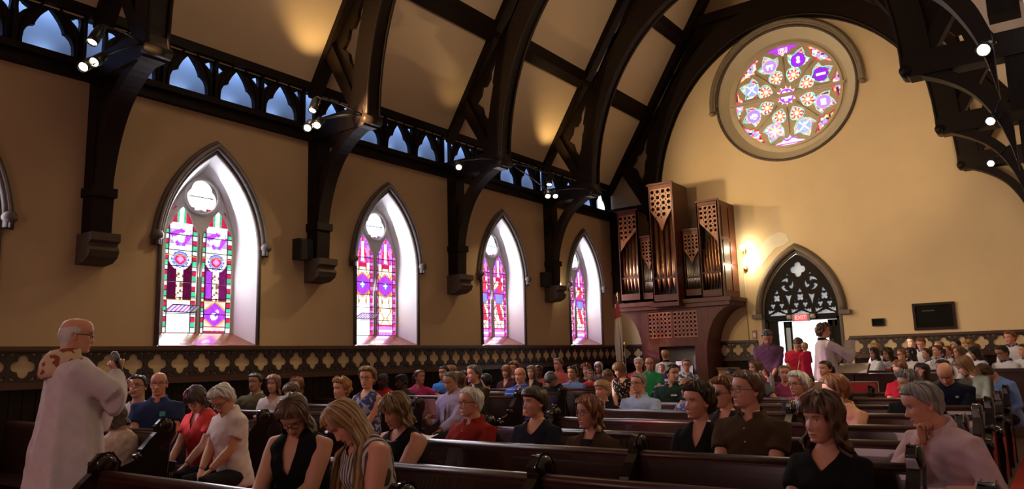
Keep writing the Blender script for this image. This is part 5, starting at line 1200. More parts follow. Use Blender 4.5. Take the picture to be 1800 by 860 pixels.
def cap(col):
    def f(rt, P, sp, arms):
        rings = []
        for z, k in ((.05, 1.10), (.07, 1.12), (.09, 1.12), (.108, 1.08), (.122, .8), (.128, .3)):
            th = np.linspace(0, 2*PI, 24, endpoint=False); r = head_r(th, np.full(24, min(z, .075)), sp)*k*(1 if z < .1 else .8 if z < .12 else .6); rings.append(np.stack([r*np.cos(th), r*np.sin(th), np.full(24, z)], 1))
        A = np.array(rings); m = MB().loft(P.head(A.reshape(-1, 3)).reshape(A.shape)); m.obj('cap', cloth_mat(col), rt)
    return f
def scarf(col, c2):
    def f(rt, P, sp, arms):
        m = MB(); a = np.linspace(-PI, PI, 20)
        for k in range(3): m.tube(P.up([(-.02+(.085+.012*k)*math.cos(t), (.085+.012*k)*math.sin(t), 1.075-.018*k-.02*math.cos(t)+sp['stand']) for t in a]), .022, 8)
        for y in (-.05, .03): m.tube(P.up([(.07, y, 1.04), (.135, y*1.2, .96), (.15, y*1.4, .85), (.15, y*1.5, .76)]), [.03, .035, .04, .04], 8)
        m.obj('scarf', cloth_mat(col, 'print', c2), rt)
    return f
def inner(col, w=.07):
    def f(rt, P, sp, arms):      # pale blouse showing between jacket fronts
        V = P.up([(.10, -w, 1.03), (.10, w, 1.03), (.158, w*.6, .86), (.16, 0, .72), (.158, -w*.6, .86)]); V2 = V-np.array((.05, 0, 0)); n = 5
        MB().add(np.concatenate([V, V2]), [tuple(range(n)), tuple(range(2*n-1, n-1, -1))]+[(i, (i+1) % n, (i+1) % n+n, i+n) for i in range(n)]).obj('blouse', cloth_mat(col), rt)
    return f

# ------------------------------------------------------------------ people: who is where
priest = person('bald clergyman in a long white robe speaking into a microphone', 2.400, 5.464, 1.869, 346, turn=-12, skin='pink', hair='white', style='fringe', old=1, near=2, glasses=1, stand=1, garment='robe', sleeve='robe', top=(.66,.60,.64), neck='robe', collar=(.7,.66,.68), pit=6, bw=1.12, rw=(.28,-.02,1.44,-.2,-.9,-.5), hdr=(.15,.25,.95,.25,.95,.0,1.25), lw=(.34,.16,1.30,-.2,.8,-.6), hdl=(.2,-.6,.6,.6,-.2,.3,1.2), legs=0, extra=(hood,))
person('woman in a cream lace blouse half hidden behind the white robe', 3.350, 6.968, 1.206, 95, turn=30, sex='f', hair='dbrown', style='bob', top=(.55,.42,.33), skin='tan', sleeve='short', neck='scoop', pit=25, near=1, lower=(.015,.015,.02), pat='print', c2=(.64,.52,.42))
person('man with black hair and glasses in a plain white T-shirt', 4.200, 8.129, 1.440, 223, turn=-5, skin='tan', hair='black', style='short', near=1, glasses=2, top=(.66,.52,.50), pit=-8, roll=6)
person('bald man in a navy shirt with a teal chest badge', 4.150, 7.599, 1.477, 229, turn=4, skin='pink', hair='dgrey', style='fringe', near=1, glasses=2, top=(.025,.04,.11), neck='shirt', old=1, bw=1.15, belly=.02, extra=(logo((.08,.45,.42)),))
person('dark haired woman in a coral red top looking down at her lap', 4.050, 6.824, 1.305, 194, turn=5, sex='f', skin='fair', hair='dbrown', style='bob', near=1, glasses=1, top=(.62,.06,.05), neck='v', sleeve='short', pit=32, lean=6, showlegs=1)
person('white haired woman in a white collared shirt looking down', 3.950, 6.238, 1.308, 188, turn=5, sex='f', skin='fair', hair='white', style='puff', near=1, glasses=2, top=(.82,.72,.74), neck='shirt', sleeve='short', pit=30, lean=8, showlegs=1, old=1, lw=(.30,.04,.62), rw=(.32,-.05,.62))
cardreader = person('woman with a brown bob in a black top reading a card', 2.880, 3.796, 1.291, 198, turn=15, sex='f', skin='fair', hair='brown', style='mid', near=2, glasses=1, top=(.009,.008,.009), neck='deepv', sleeve='none', pit=34, lean=10, open=1, arm=1.2, rw=(.38,-.14,.64), lw=(.36,.06,.66), hdr=(.8,.3,.2,.3,.2,-1,.5), bw=1.12)
person('woman with long blonde hair in a striped sleeveless top', 2.900, 3.454, 1.253, 168, turn=-6, sex='f', skin='pink', hair='blond', style='long', near=2, top=(.50,.45,.44), pat='stripes', c2=(.10,.065,.06), neck='boat', sleeve='none', L=.44, fall=.5, pit=34, roll=14, lean=12, side=4, arm=1.25, rw=(.30,-.05,.62), lw=(.32,.05,.62))
person('man in an olive shirt with one arm stretched along the pew', 6.350, 9.106, 1.410, 210, turn=-10, skin='tan', hair='dbrown', style='short', top=(.13,.115,.07), neck='shirt', sleeve='rolled', rw=(.28,-.50,.88), collar=(.4,.38,.34))
person('woman with long light brown hair in a white scoop top', 6.350, 8.697, 1.388, 212, turn=-3, sex='f', hair='lbrown', style='mid', top=(.68,.58,.58), neck='scoop', sleeve='short', open=1)
person('woman in a cream cardigan with a dark headband bowing her head', 6.300, 8.310, 1.267, 183, turn=-2, sex='f', hair='brown', style='bob', bangs=0, top=(.50,.40,.28), sleeve='long', pit=24, lean=6, glasses=2, extra=(headband((.03,.015,.015)),))
person('person with auburn hair turned away behind the headband woman', 7.400, 9.570, 1.329, 182, turn=-70, sex='f', hair='auburn', style='wavybob', top=(.05,.04,.06), sleeve='long')
person('woman with short ginger blonde curls in a black top', 6.380, 7.371, 1.319, 191, turn=-12, sex='f', hair='ginger', style='curly', skin='pink', top=(.01,.009,.011), neck='v', sleeve='long', near=1, old=1)
person('grey blonde woman in a blue floral sleeveless blouse and pale trousers', 6.250, 6.757, 1.450, 187, turn=15, sex='f', hair='dblond', style='puff', skin='pink', glasses=2, top=(.05,.06,.17), pat='print', c2=(.35,.34,.45), neck='scoop', sleeve='none', lower=(.6,.5,.5), near=1, old=1, showlegs=1, rw=(.30,-.16,.60), lw=(.3,.02,.60), bw=1.1, belly=.03)
person('person in a red top wearing a grey cap', 9.350, 9.746, 1.323, 196, turn=-30, skin='dark', hair='dgrey', style='crop', top=(.55,.03,.02), sleeve='long', pit=10, extra=(cap((.10,.095,.09)),))
person('person in a grey jacket over red with a dark knit cap', 9.200, 9.133, 1.308, 185, turn=-40, skin='dark', hair='black', style='crop', top=(.05,.045,.045), sleeve='long', garment='jacket', pit=8, extra=(cap((.03,.02,.025)), inner((.5,.03,.02))))
person('woman with wavy blonde bob, black sleeveless top and pearl necklace', 3.950, 4.021, 1.267, 177, turn=-10, sex='f', hair='dblond', style='wavybob', bangs=1, skin='pink', near=2, top=(.009,.008,.009), neck='scoop', sleeve='none', pit=22, arm=1.3, old=1, rw=(.32,-.06,.60), lw=(.33,.1,.60), bw=1.08, extra=(necklace,))
person('woman in a magenta polo with an arm along the pew back', 9.600, 9.071, 1.374, 213, turn=55, sex='f', hair='brown', style='pony', skin='pink', top=(.50,.05,.16), neck='polo', sleeve='short', lw=(.05,.62,.86))
person('dark haired man in a bright blue shirt behind the tie wearer', 10.300, 9.133, 1.418, 191, turn=0, hair='black', style='short', top=(.06,.22,.62), neck='shirt', beard='dbrown', beardk=.3)
person('fair haired person turned away behind the bright blue shirt', 10.900, 9.492, 1.428, 181, turn=-70, sex='f', hair='ginger', style='bob', top=(.1,.2,.45), sleeve='short')
reader = person('elderly man in a lavender shirt and tie reading a pink sheet', 7.350, 6.441, 1.358, 186, turn=-7, skin='tan', hair='dgrey', style='recede', near=1, top=(.40,.34,.56), neck='shirt', sleeve='long', old=1, pit=20, showlegs=1, cross=1, rw=(.34,-.14,.76), hdr=(.5,.1,.6,.2,.9,.1,.8), lw=(.30,.0,.66), extra=(tie,))
person('woman with brown bob in an olive top looking away', 8.600, 7.368, 1.341, 150, turn=-30, sex='f', hair='brown', style='bob', top=(.13,.11,.06), sleeve='long')
person('young woman with dark hair in a pale grey top', 10.500, 8.833, 1.323, 200, turn=5, sex='f', hair='dbrown', style='mid', top=(.46,.45,.45), neck='scoop')
person('grey haired man in a dark green jacket leaning back', 8.350, 6.837, 1.432, 184, turn=-25, hair='dgrey', style='short', skin='pink', near=1, top=(.035,.035,.022), garment='jacket', sleeve='long', neck='shirt', old=1, beard='dgrey', beardk=.25)
person('dark haired person turned away beside the green jacket', 10.400, 8.257, 1.269, 158, turn=-70, hair='black', style='short', top=(.03,.03,.035), sleeve='long')
person('white haired man with moustache and glasses in a dark red shirt', 5.150, 4.258, 1.260, 177, turn=-20, hair='white', style='short', skin='pink', near=2, glasses=1, top=(.26,.018,.014), neck='shirt', sleeve='long', old=1, beard='white', moust=1, beardk=.8, bw=1.1, belly=.02, extra=(buttons,))
person('woman with a dark bowl cut in a navy jumper', 5.150, 3.578, 1.269, 184, turn=-25, sex='f', hair='dbrown', style='bowl', skin='pink', near=2, top=(.016,.015,.028), neck='scoop', sleeve='long', old=1, bw=1.08)
person('woman with a chestnut bob and glasses in a brown cardigan', 5.100, 3.031, 1.198, 180, turn=-25, sex='f', hair='auburn', style='wavybob', skin='pink', near=2, glasses=2, top=(.05,.025,.016), garment='cardigan', neck='v', sleeve='long', bw=1.12, open=1, extra=(inner((.02,.015,.015), .05),))
person('woman with short golden hair in a maroon top', 11.600, 8.691, 1.397, 189, turn=3, sex='f', hair='ginger', style='bob', top=(.09,.03,.035), neck='v', sleeve='long', skin='pink')
person('red haired person behind the golden haired woman', 12.200, 8.954, 1.447, 188, turn=0, sex='f', hair='auburn', style='curly', top=(.1,.05,.05), skin='pink')
person('bald man in a blue polo with pale stripes', 9.450, 6.819, 1.379, 191, turn=-3, skin='pink', hair='grey', style='fringe', near=1, top=(.035,.085,.42), pat='bands', c2=(.40,.45,.65), neck='polo', old=1, belly=.05, bw=1.12, lower=(.35,.27,.2), showlegs=1)
person('woman with long straight ash hair in a black top', 11.700, 8.177, 1.379, 193, turn=0, sex='f', hair='dblond', style='long', top=(.02,.017,.02), neck='v', sleeve='long')
person('dark skinned woman with hair tied up in a coral top', 12.500, 8.569, 1.379, 194, turn=-10, sex='f', hair='black', style='bun', skin='brown', top=(.6,.12,.12))
person('woman in black bowing her head over her lap', 10.500, 7.022, 1.232, 178, turn=-10, sex='f', hair='dgrey', style='bowl', skin='tan', top=(.01,.01,.012), sleeve='long', pit=42, lean=10)
person('brown head just behind the bowing woman in black', 11.500, 7.614, 1.247, 163, turn=-70, sex='f', hair='brown', style='short', top=(.02,.02,.02), sleeve='long')
person('man in a coral polo sitting taller than his row', 12.900, 8.349, 1.502, 195, turn=-22, hair='brown', style='short', skin='pink', top=(.68,.13,.12), neck='polo', bw=1.1)
person('man in a blue button shirt with dark hair', 11.800, 7.339, 1.350, 192, turn=-10, hair='dbrown', style='short', skin='tan', top=(.20,.30,.64), neck='shirt', sleeve='long')
person('dark haired person just behind the blue button shirt', 13.000, 7.985, 1.357, 191, turn=0, sex='f', hair='dbrown', style='mid', top=(.1,.06,.06))
person('woman with long auburn curls in dark clothes', 13.000, 7.759, 1.374, 195, turn=5, sex='f', hair='auburn', style='longcurly', top=(.03,.02,.025), sleeve='long')
person('short haired boy in a red T-shirt', 12.600, 7.437, 1.280, 200, turn=20, hair='dbrown', style='crop', skin='tan', top=(.5,.025,.05), scale=.82)
person('woman with long white hair at the back', 14.200, 8.161, 1.400, 195, turn=0, sex='f', hair='white', style='mid', skin='tan', top=(.10,.07,.07), sleeve='long', old=1)
person('woman with a light brown bob in a black floral dress', 11.500, 6.245, 1.394, 193, turn=-45, sex='f', hair='lbrown', style='bob', top=(.02,.017,.016), pat='floral', c2=(.5,.36,.30), neck='scoop', sleeve='none', garment='dress', pit=25, side=-4, lw=(.28,.2,.62), rw=(.30,.0,.64))
person('pink shirted shoulder leaning behind the floral dress', 12.200, 6.902, 1.226, 189, turn=-40, sex='f', hair='lbrown', style='short', top=(.66,.33,.33), pit=40, lean=18, scale=.9)
person('woman with short blonde hair in a dark blazer over white', 8.450, 4.819, 1.206, 181, turn=-14, sex='f', hair='blond', style='bowl', skin='pink', near=1, top=(.012,.011,.016), garment='jacket', sleeve='long', neck='deepv', extra=(inner((.62,.54,.50)),))
person('white haired man in a red sweater', 14.100, 7.158, 1.463, 195, turn=4, hair='white', style='short', skin='pink', top=(.45,.03,.03), sleeve='long', old=1, bw=1.1)
person('bald man with glasses in a green polo', 13.400, 6.570, 1.473, 196, turn=10, skin='pink', hair='dgrey', style='fringe', glasses=1, top=(.03,.27,.09), neck='polo', old=1, bw=1.15, beard='dgrey', beardk=.3)
person('grey haired man with glasses in a pale blue shirt', 8.600, 4.383, 1.280, 185, turn=-18, hair='grey', style='short', skin='pink', near=1, glasses=1, top=(.38,.48,.78), neck='shirt', sleeve='short', old=1, bw=1.15, extra=(buttons,))
person('organist in a white surplice seated with back turned', 16.550, 7.691, 1.625, 35, turn=0, hair='ginger', style='short', top=(.76,.70,.72), garment='surplice', sleeve='robe', neck='robe', collar=(.02,.02,.025))
person('small child in purple in front of the organist', 14.900, 7.022, 1.317, 200, turn=-15, sex='f', hair='ginger', style='short', top=(.2,.06,.5), scale=.7, stand=1)
person('dark haired man in a dark green polo smiling sideways', 9.900, 4.505, 1.366, 184, turn=55, hair='black', style='short', skin='tan', near=1, top=(.016,.035,.028), neck='polo', bw=1.15, collar=(.02,.045,.035), extra=(logo((.6,.6,.58), .08, .022),))
person('woman with short dark hair and glasses in a blue floral blouse', 14.400, 6.243, 1.413, 198, turn=5, sex='f', hair='dgrey', style='short', skin='pink', glasses=1, top=(.05,.09,.22), pat='print', c2=(.55,.55,.6), old=1, belly=.03, bw=1.15)
person('strawberry blonde woman in a blue and white print', 8.950, 3.867, 1.199, 188, turn=-45, sex='f', hair='ginger', style='bob', bangs=1, skin='pink', near=1, top=(.12,.15,.48), pat='print', c2=(.62,.60,.66))
person('woman with short dark hair in a black V neck', 5.120, 2.151, 1.288, 180, turn=-26, sex='f', hair='dbrown', style='spiky', skin='pink', near=2, top=(.008,.007,.009), neck='v', sleeve='long', nek=1)
person('woman with spiky auburn hair and dark glasses', 6.200, 2.369, 1.289, 175, turn=-25, sex='f', hair='auburn', style='spiky', skin='pink', near=1, glasses=3, top=(.025,.018,.02), neck='v', sleeve='short', pat=None, old=1)
person('man with tousled brown hair and glasses in a brown polo', 5.000, 1.743, 1.373, 179, turn=-38, hair='brown', style='short', skin='pink', near=2, glasses=2, top=(.062,.035,.018), neck='polo', sleeve='short', bw=1.12, pit=-4, extra=(logo((.0,.0,.0),.001,.001), buttons))
person('standing man in a purple shirt with head bowed by the door', 12.900, 4.101, 1.856, 192, turn=5, hair='dgrey', style='short', skin='pink', stand=1, top=(.17,.085,.16), neck='shirt', sleeve='rolled', tuck=1, pit=32, lean=4, bw=1.12, lower=(.03,.045,.09), lw=(.22,.05,1.02), rw=(.22,-.05,1.02), old=1, extra=(buttons,))
person('woman with long brown hair in a grey top at the rear table', 11.300, 3.795, 1.389, 173, turn=-23, sex='f', hair='brown', style='long', skin='pink', top=(.12,.12,.14), sleeve='short', side=-6, lw=(.2,.42,.70))
person('dark haired woman showing above the spiky auburn head', 11.600, 4.282, 1.262, 195, turn=-5, sex='f', hair='black', style='bob', skin='tan', top=(.1,.03,.05))
person('young woman in a magenta top looking straight at us', 11.600, 3.472, 1.300, 194, turn=5, sex='f', hair='lbrown', style='pony', skin='pink', top=(.33,.06,.16), neck='crew', sleeve='short')
person('woman with a white bob, glasses and a patterned scarf', 8.550, 2.425, 1.264, 181, turn=-31, sex='f', hair='white', style='puff', skin='pink', near=2, glasses=1, top=(.03,.03,.05), garment='cardigan', sleeve='long', old=1, extra=(scarf((.35,.03,.08), (.55,.5,.55)),))
person('dark haired child behind the white bob', 11.300, 3.041, 1.153, 184, turn=-10, hair='black', style='short', skin='tan', top=(.35,.25,.2), scale=.72)
person('man in red bending over the toddler in his arms', 14.400, 4.002, 1.720, 175, turn=35, hair='dbrown', style='crop', skin='tan', stand=1, top=(.42,.015,.04), sleeve='short', pit=40, lean=8, lw=(.26,.06,1.05), rw=(.28,-.06,1.02), lower=(.02,.02,.03), bw=1.05)
person("blonde toddler in red held in a man's arms", 14.100, 3.823, 1.655, 45, turn=-20, sex='f', hair='blond', style='bowl', skin='pink', top=(.48,.02,.06), scale=.62, lower=(.62,.03,.14), showlegs=1)
conductor = person('conductor in a white surplice with raised arms', 14.000, 3.447, 1.964, 312, turn=-30, sex='f', hair='brown', style='curly', skin='pink', stand=1, top=(.70,.60,.66), garment='surplice', sleeve='robe', neck='robe', collar=(.012,.012,.015), near=1, lw=(.50,.20,1.30), rw=(.48,-.22,1.28), lower=(.6,.52,.58), hair2=1)
person('dark haired woman with hair tied back in a tan top', 11.700, 2.904, 1.353, 185, turn=-37, sex='f', hair='black', style='pony', skin='pink', top=(.30,.19,.13), sleeve='short', bw=1.15, neck='scoop')
person('person with thick chestnut hair in a peach shirt turned aside', 7.200, 1.751, 1.262, 163, turn=-70, sex='f', hair='auburn', style='puff', skin='pink', near=2, top=(.62,.33,.22), neck='shirt', sleeve='long', pit=14, side=2)
person('woman with wavy brown hair in a black V neck T-shirt, nearest the camera', 4.220, 1.093, 1.261, 174, turn=-22, sex='f', hair='brown', style='longcurly', skin='pink', near=2, top=(.008,.007,.008), neck='scoop', sleeve='short', bangs=1, old=1, pit=3, open=1, L=.19, eyes=1, bw=1.04)
person('grey haired man in a pale pink shirt resting his chin on his hand', 5.000, 0.756, 1.288, 143, turn=-27, hair='grey', style='short', skin='pink', near=2, top=(.60,.40,.42), neck='shirt', sleeve='rolled', old=1, lean=18, pit=2, roll=8, bw=1.12, rw=(.27,-.02,.965,.3,-.6,-.9), hdr=(.1,.1,.9,-.2,.9,.1,1.3), lw=(.32,.16,.72))
person('balding man in a navy top bowing his head', 9.750, 1.156, 1.293, 178, turn=-2, hair='dbrown', style='fringe', skin='pink', near=2, top=(.012,.014,.030), neck='crew', sleeve='long', pit=38, lean=6, bw=1.15, extra=(logo((.55,.55,.6), .03, .02, .09), logo((.35,.03,.03), .03, .05, -.06, .90)))
person('man with wavy grey hair behind the chin resting man', 8.850, 1.391, 1.244, 173, turn=-45, hair='grey', style='curly', skin='pink', near=1, top=(.015,.014,.018), sleeve='long', old=1)
person('woman with a copper bob and glasses in a red top', 11.000, 1.820, 1.342, 174, turn=-10, sex='f', hair='auburn', style='bob', bangs=0, skin='pink', glasses=1, top=(.55,.02,.04), pit=18)
person('woman with long brown hair holding a hand to her mouth', 12.100, 1.700, 1.279, 172, turn=-25, sex='f', hair='dbrown', style='long', skin='pink', top=(.03,.03,.04), sleeve='long', rw=(.14,-.01,1.10,.2,-.6,-.8), hdr=(.2,.2,.9,-.6,.5,.3,1.1))
person('woman with brown highlighted hair in an olive top leaning over', 11.400, 1.172, 1.357, 160, turn=-47, sex='f', hair='lbrown', style='mid', skin='pink', top=(.12,.11,.085), sleeve='long', pit=20, side=8, lean=8, bw=1.1)
person('brown haired person just behind the balding man', 12.600, 1.500, 1.314, 171, turn=-25, sex='f', hair='dbrown', style='short', skin='pink', top=(.1,.08,.07))
person('person in a sky blue shirt bent behind the olive top', 12.000, 1.034, 1.207, 159, turn=-55, hair='brown', style='short', top=(.22,.36,.75), pit=40, lean=25, sleeve='long')
person('choir girl with long straight dark hair at the left end of the front row', 15.700, 3.006, 1.530, 130, turn=20, sex='f', hair='black', style='mid', scale=.88, top=(.74,.73,.80), garment='surplice', sleeve='robe', neck='robe', collar=(.02,.06,.30), group='choir in white surplices', skin='olive', pit=12)
person('golden haired chorister behind the left end choir girl', 16.800, 3.165, 1.623, 140, turn=-50, sex='f', hair='blond', style='wavybob', scale=.88, top=(.74,.73,.80), garment='surplice', sleeve='robe', neck='robe', collar=(.02,.06,.30), group='choir in white surplices')
person('choir girl with curly brown hair, second in the front row', 15.900, 2.805, 1.512, 140, turn=5, sex='f', hair='dbrown', style='longcurly', scale=.88, top=(.74,.73,.80), garment='surplice', sleeve='robe', neck='robe', collar=(.02,.06,.30), group='choir in white surplices', pit=8)
person('choir boy with copper hair and glasses', 16.600, 2.654, 1.485, 139, turn=-20, sex='m', hair='auburn', style='short', scale=.88, top=(.74,.73,.80), garment='surplice', sleeve='robe', neck='robe', collar=(.02,.06,.30), group='choir in white surplices', glasses=1, skin='pink')
person('choir girl wearing a white headband over black hair', 15.900, 2.394, 1.514, 128, turn=-5, sex='f', hair='black', style='mid', scale=.88, top=(.74,.73,.80), garment='surplice', sleeve='robe', neck='robe', collar=(.02,.06,.30), group='choir in white surplices', skin='brown', extra=(headband((.75,.72,.75)),))
person('tall choir girl standing at the back against the frieze', 17.500, 2.592, 1.732, 158, turn=-10, sex='f', hair='dbrown', style='pony', top=(.74,.73,.80), garment='surplice', sleeve='robe', neck='robe', collar=(.02,.06,.30), group='choir in white surplices', stand=1, scale=.95)
person('sandy haired choir boy standing with head bent', 17.200, 2.396, 1.692, 158, turn=15, sex='m', hair='auburn', style='short', top=(.74,.73,.80), garment='surplice', sleeve='robe', neck='robe', collar=(.02,.06,.30), group='choir in white surplices', stand=1, pit=18, scale=.95, skin='pink')
person('choir boy with cropped brown hair in the middle of the choir', 16.400, 2.192, 1.493, 137, turn=-30, sex='m', hair='dbrown', style='crop', scale=.88, top=(.74,.73,.80), garment='surplice', sleeve='robe', neck='robe', collar=(.02,.06,.30), group='choir in white surplices', skin='tan')
person('chorister with dark brown hair looking towards the conductor', 16.100, 1.971, 1.548, 147, turn=-25, sex='f', hair='brown', style='pony', scale=.88, top=(.74,.73,.80), garment='surplice', sleeve='robe', neck='robe', collar=(.02,.06,.30), group='choir in white surplices', skin='pink')
person('blond chorister behind the one looking to the conductor', 17.600, 2.117, 1.621, 156, turn=-30, sex='m', hair='blond', style='short', top=(.74,.73,.80), garment='surplice', sleeve='robe', neck='robe', collar=(.02,.06,.30), group='choir in white surplices', stand=1, scale=.86)
person('red haired chorister in the middle of the choir', 16.800, 1.884, 1.533, 146, turn=-15, sex='f', hair='red', style='pony', scale=.88, top=(.74,.73,.80), garment='surplice', sleeve='robe', neck='robe', collar=(.02,.06,.30), group='choir in white surplices', skin='pink')
person('dark haired choir boy in the back row', 17.600, 1.821, 1.647, 155, turn=-30, sex='m', hair='black', style='short', top=(.74,.73,.80), garment='surplice', sleeve='robe', neck='robe', collar=(.02,.06,.30), group='choir in white surplices', stand=1, scale=.86, skin='tan')
person('choir girl with reddish brown curls facing left', 16.100, 1.638, 1.505, 145, turn=-10, sex='f', hair='lbrown', style='longcurly', scale=.88, top=(.74,.73,.80), garment='surplice', sleeve='robe', neck='robe', collar=(.02,.06,.30), group='choir in white surplices', skin='pink')
person('choir boy with light hair reaching across to the right', 17.300, 1.616, 1.623, 125, turn=-10, sex='m', hair='ginger', style='short', top=(.74,.73,.80), garment='surplice', sleeve='robe', neck='robe', collar=(.02,.06,.30), group='choir in white surplices', stand=1, pit=20, scale=.88, lean=10, lw=(.3,.45,1.0))
person('choir girl with very long black hair bending forward', 15.600, 1.370, 1.488, 135, turn=-20, sex='f', hair='black', style='long', scale=.88, top=(.74,.73,.80), garment='surplice', sleeve='robe', neck='robe', collar=(.02,.06,.30), group='choir in white surplices', skin='tan', pit=20)
person('brown haired chorister behind the long black hair', 16.700, 1.428, 1.550, 134, turn=-40, sex='f', hair='brown', style='bob', scale=.88, top=(.74,.73,.80), garment='surplice', sleeve='robe', neck='robe', collar=(.02,.06,.30), group='choir in white surplices')
person('black haired choir boy with glasses fiddling with his hands', 15.550, 0.954, 1.494, 148, turn=-15, sex='m', hair='black', style='short', top=(.74,.73,.80), garment='surplice', sleeve='robe', neck='robe', collar=(.02,.06,.30), group='choir in white surplices', skin='tan', glasses=1, pit=16, scale=1, lw=(.30,.03,.86), rw=(.30,-.03,.86))
person('tallest choir boy standing in the surplice at the right', 17.000, 0.868, 1.764, 163, turn=-20, sex='m', hair='auburn', style='short', top=(.74,.73,.80), garment='surplice', sleeve='robe', neck='robe', collar=(.02,.06,.30), group='choir in white surplices', stand=1, scale=1, skin='pink', pit=6)
person('chorister cut off by the right edge of the frame', 16.600, 0.649, 1.512, 152, turn=-30, sex='m', hair='dbrown', style='short', top=(.74,.73,.80), garment='surplice', sleeve='robe', neck='robe', collar=(.02,.06,.30), group='choir in white surplices', scale=.9)
flush()
for rt in [o for o in S.objects if o.get('category') == 'person']:     # collars, buttons and badges belong to the garment
    kids = list(rt.children); gar = next((k for k in kids if k.name.split('.')[0] in ('shirt', 'surplice', 'robe', 'jacket', 'dress', 'cardigan')), None)
    gl = next((k for k in kids if k.name.startswith('glasses')), None)
    for k in kids:
        n_ = k.name.split('.')[0]
        if gar and n_ in ('collar', 'buttons', 'chest_badge', 'blouse', 'embroidered_hood'): k.parent = gar
        if gl and n_ == 'lenses': k.parent = gl
bpy.context.view_layer.update()
def wp(rt, p): return rt.matrix_world @ Vector(p)
# ------------------------------------------------------------------ held and scattered things
t = thing('microphone', 'hand microphone held up by the robed man', 'microphone'); a, b = wp(priest, (.325, -.02, 1.42)), wp(priest, (.26, -.005, 1.585)); d = (b-a).normalized()
MB().tube([a-d*.06, a, b-d*.06], [.011, .013, .016], 10).obj('handle', BLACK, t)
m = MB(); m.tube([b-d*.06, b-d*.045, b-d*.02, b, b+d*.012], [.018, .026, .028, .022, .006], 12); m.obj('mic_head', mat('mic_mesh', (.22, .22, .23), .45, .3, 200, metal=.7), t)
def sheet(name, label, cat, c, u, v, w, h, m, bend=.02):
    t = thing(name, label, cat); u, v = Vector(u).normalized(), Vector(v).normalized(); nn = u.cross(v).normalized(); k = MB(); V = []
    for i in range(5):
        for j in (0, 1): V.append(Vector(c)+u*w*(i/4-.5)+v*h*(j-.5)+nn*bend*math.sin(i/4*PI))
    V += [p+nn*.004 for p in V]; F = []
    for i in range(4): F += [(2*i, 2*i+1, 2*i+3, 2*i+2), (10+2*i, 12+2*i, 13+2*i, 11+2*i)]
    F += [(0, 2, 12, 10), (1, 11, 13, 3), (0, 10, 11, 1), (8, 9, 19, 18)]
    k.add(V, F); k.obj('paper', m, t); return t
c = wp(reader, (.40, -.10, .92)); e = reader.matrix_world.to_3x3()
sheet('leaflet', 'pink order of service held by the man in the tie', 'leaflet', c, e @ Vector((.35, -1, 0)), e @ Vector((.35, .1, 1)), .20, .27, mat('pink_paper', (.55, .30, .34), .8, .04))
c = wp(cardreader, (.47, -.06, .70)); e = cardreader.matrix_world.to_3x3()
sheet('card', 'green card held by the woman with the brown bob', 'card', c, e @ Vector((.9, -.4, .1)), e @ Vector((.3, .9, .35)), .17, .10, mat('green_card', (.16, .22, .13), .7))
c = wp(conductor, (.62, .22, 1.42)); e = conductor.matrix_world.to_3x3()
sheet('score_sheet', 'white score page in the raised hand of the conductor', 'paper', wp(conductor, (.56, .16, 1.40)), e @ Vector((1, .25, 0)), e @ Vector((.1, 0, 1)), .24, .30, WHITEP)
sheet('score_folder', 'dark folder held up beside the conductor', 'folder', wp(conductor, (.30, .26, 1.42)), e @ Vector((1, .9, 0)), e @ Vector((-.1, 0, 1)), .22, .32, mat('grey_folder', (.12, .12, .125), .5))
sheet('booklet', 'white booklet lying on the pew rail by the dark red shirt', 'booklet', (4.46, 4.18, .925), (0, 1, 0), (1, 0, .25), .20, .14, WHITEP)
# music stand with open score
t = thing('music_stand', 'slim music stand holding an open cream score', 'stand', (14.2, 3.06, .0))
MB().tube([(0, 0, .02), (0, 0, 1.15)], .014, 8).obj('pole', BLACK, t)
for k in range(3): MB().tube([(0, 0, .15), (.25*math.cos(k*2.1), .25*math.sin(k*2.1), .01)], .01, 6).obj('foot', BLACK, t)
m = MB(); m.add([(-.16, -.26, 1.10), (-.16, .26, 1.10), (.12, .26, 1.26), (.12, -.26, 1.26), (-.16, -.26, 1.085), (-.16, .26, 1.085), (.12, .26, 1.245), (.12, -.26, 1.245)], [(0, 1, 2, 3), (7, 6, 5, 4), (0, 4, 5, 1), (1, 5, 6, 2), (2, 6, 7, 3), (3, 7, 4, 0)]); m.obj('tray', BLACK, t)
cream = mat('cream_paper', (.66, .58, .44), .8)
t = thing('open_score', 'open cream score lying on the music stand', 'book', (14.2, 3.06, 0))
for s in (-1, 1): MB().add([(-.15, 0, 1.12), (-.15, s*.24, 1.125), (.11, s*.24, 1.275), (.11, 0, 1.27), (-.15, 0, 1.108), (-.15, s*.24, 1.108), (.11, s*.24, 1.258), (.11, 0, 1.258)], [(0, 1, 2, 3), (7, 6, 5, 4), (0, 4, 5, 1), (1, 5, 6, 2), (2, 6, 7, 3), (3, 7, 4, 0)]).obj('page', cream, t)
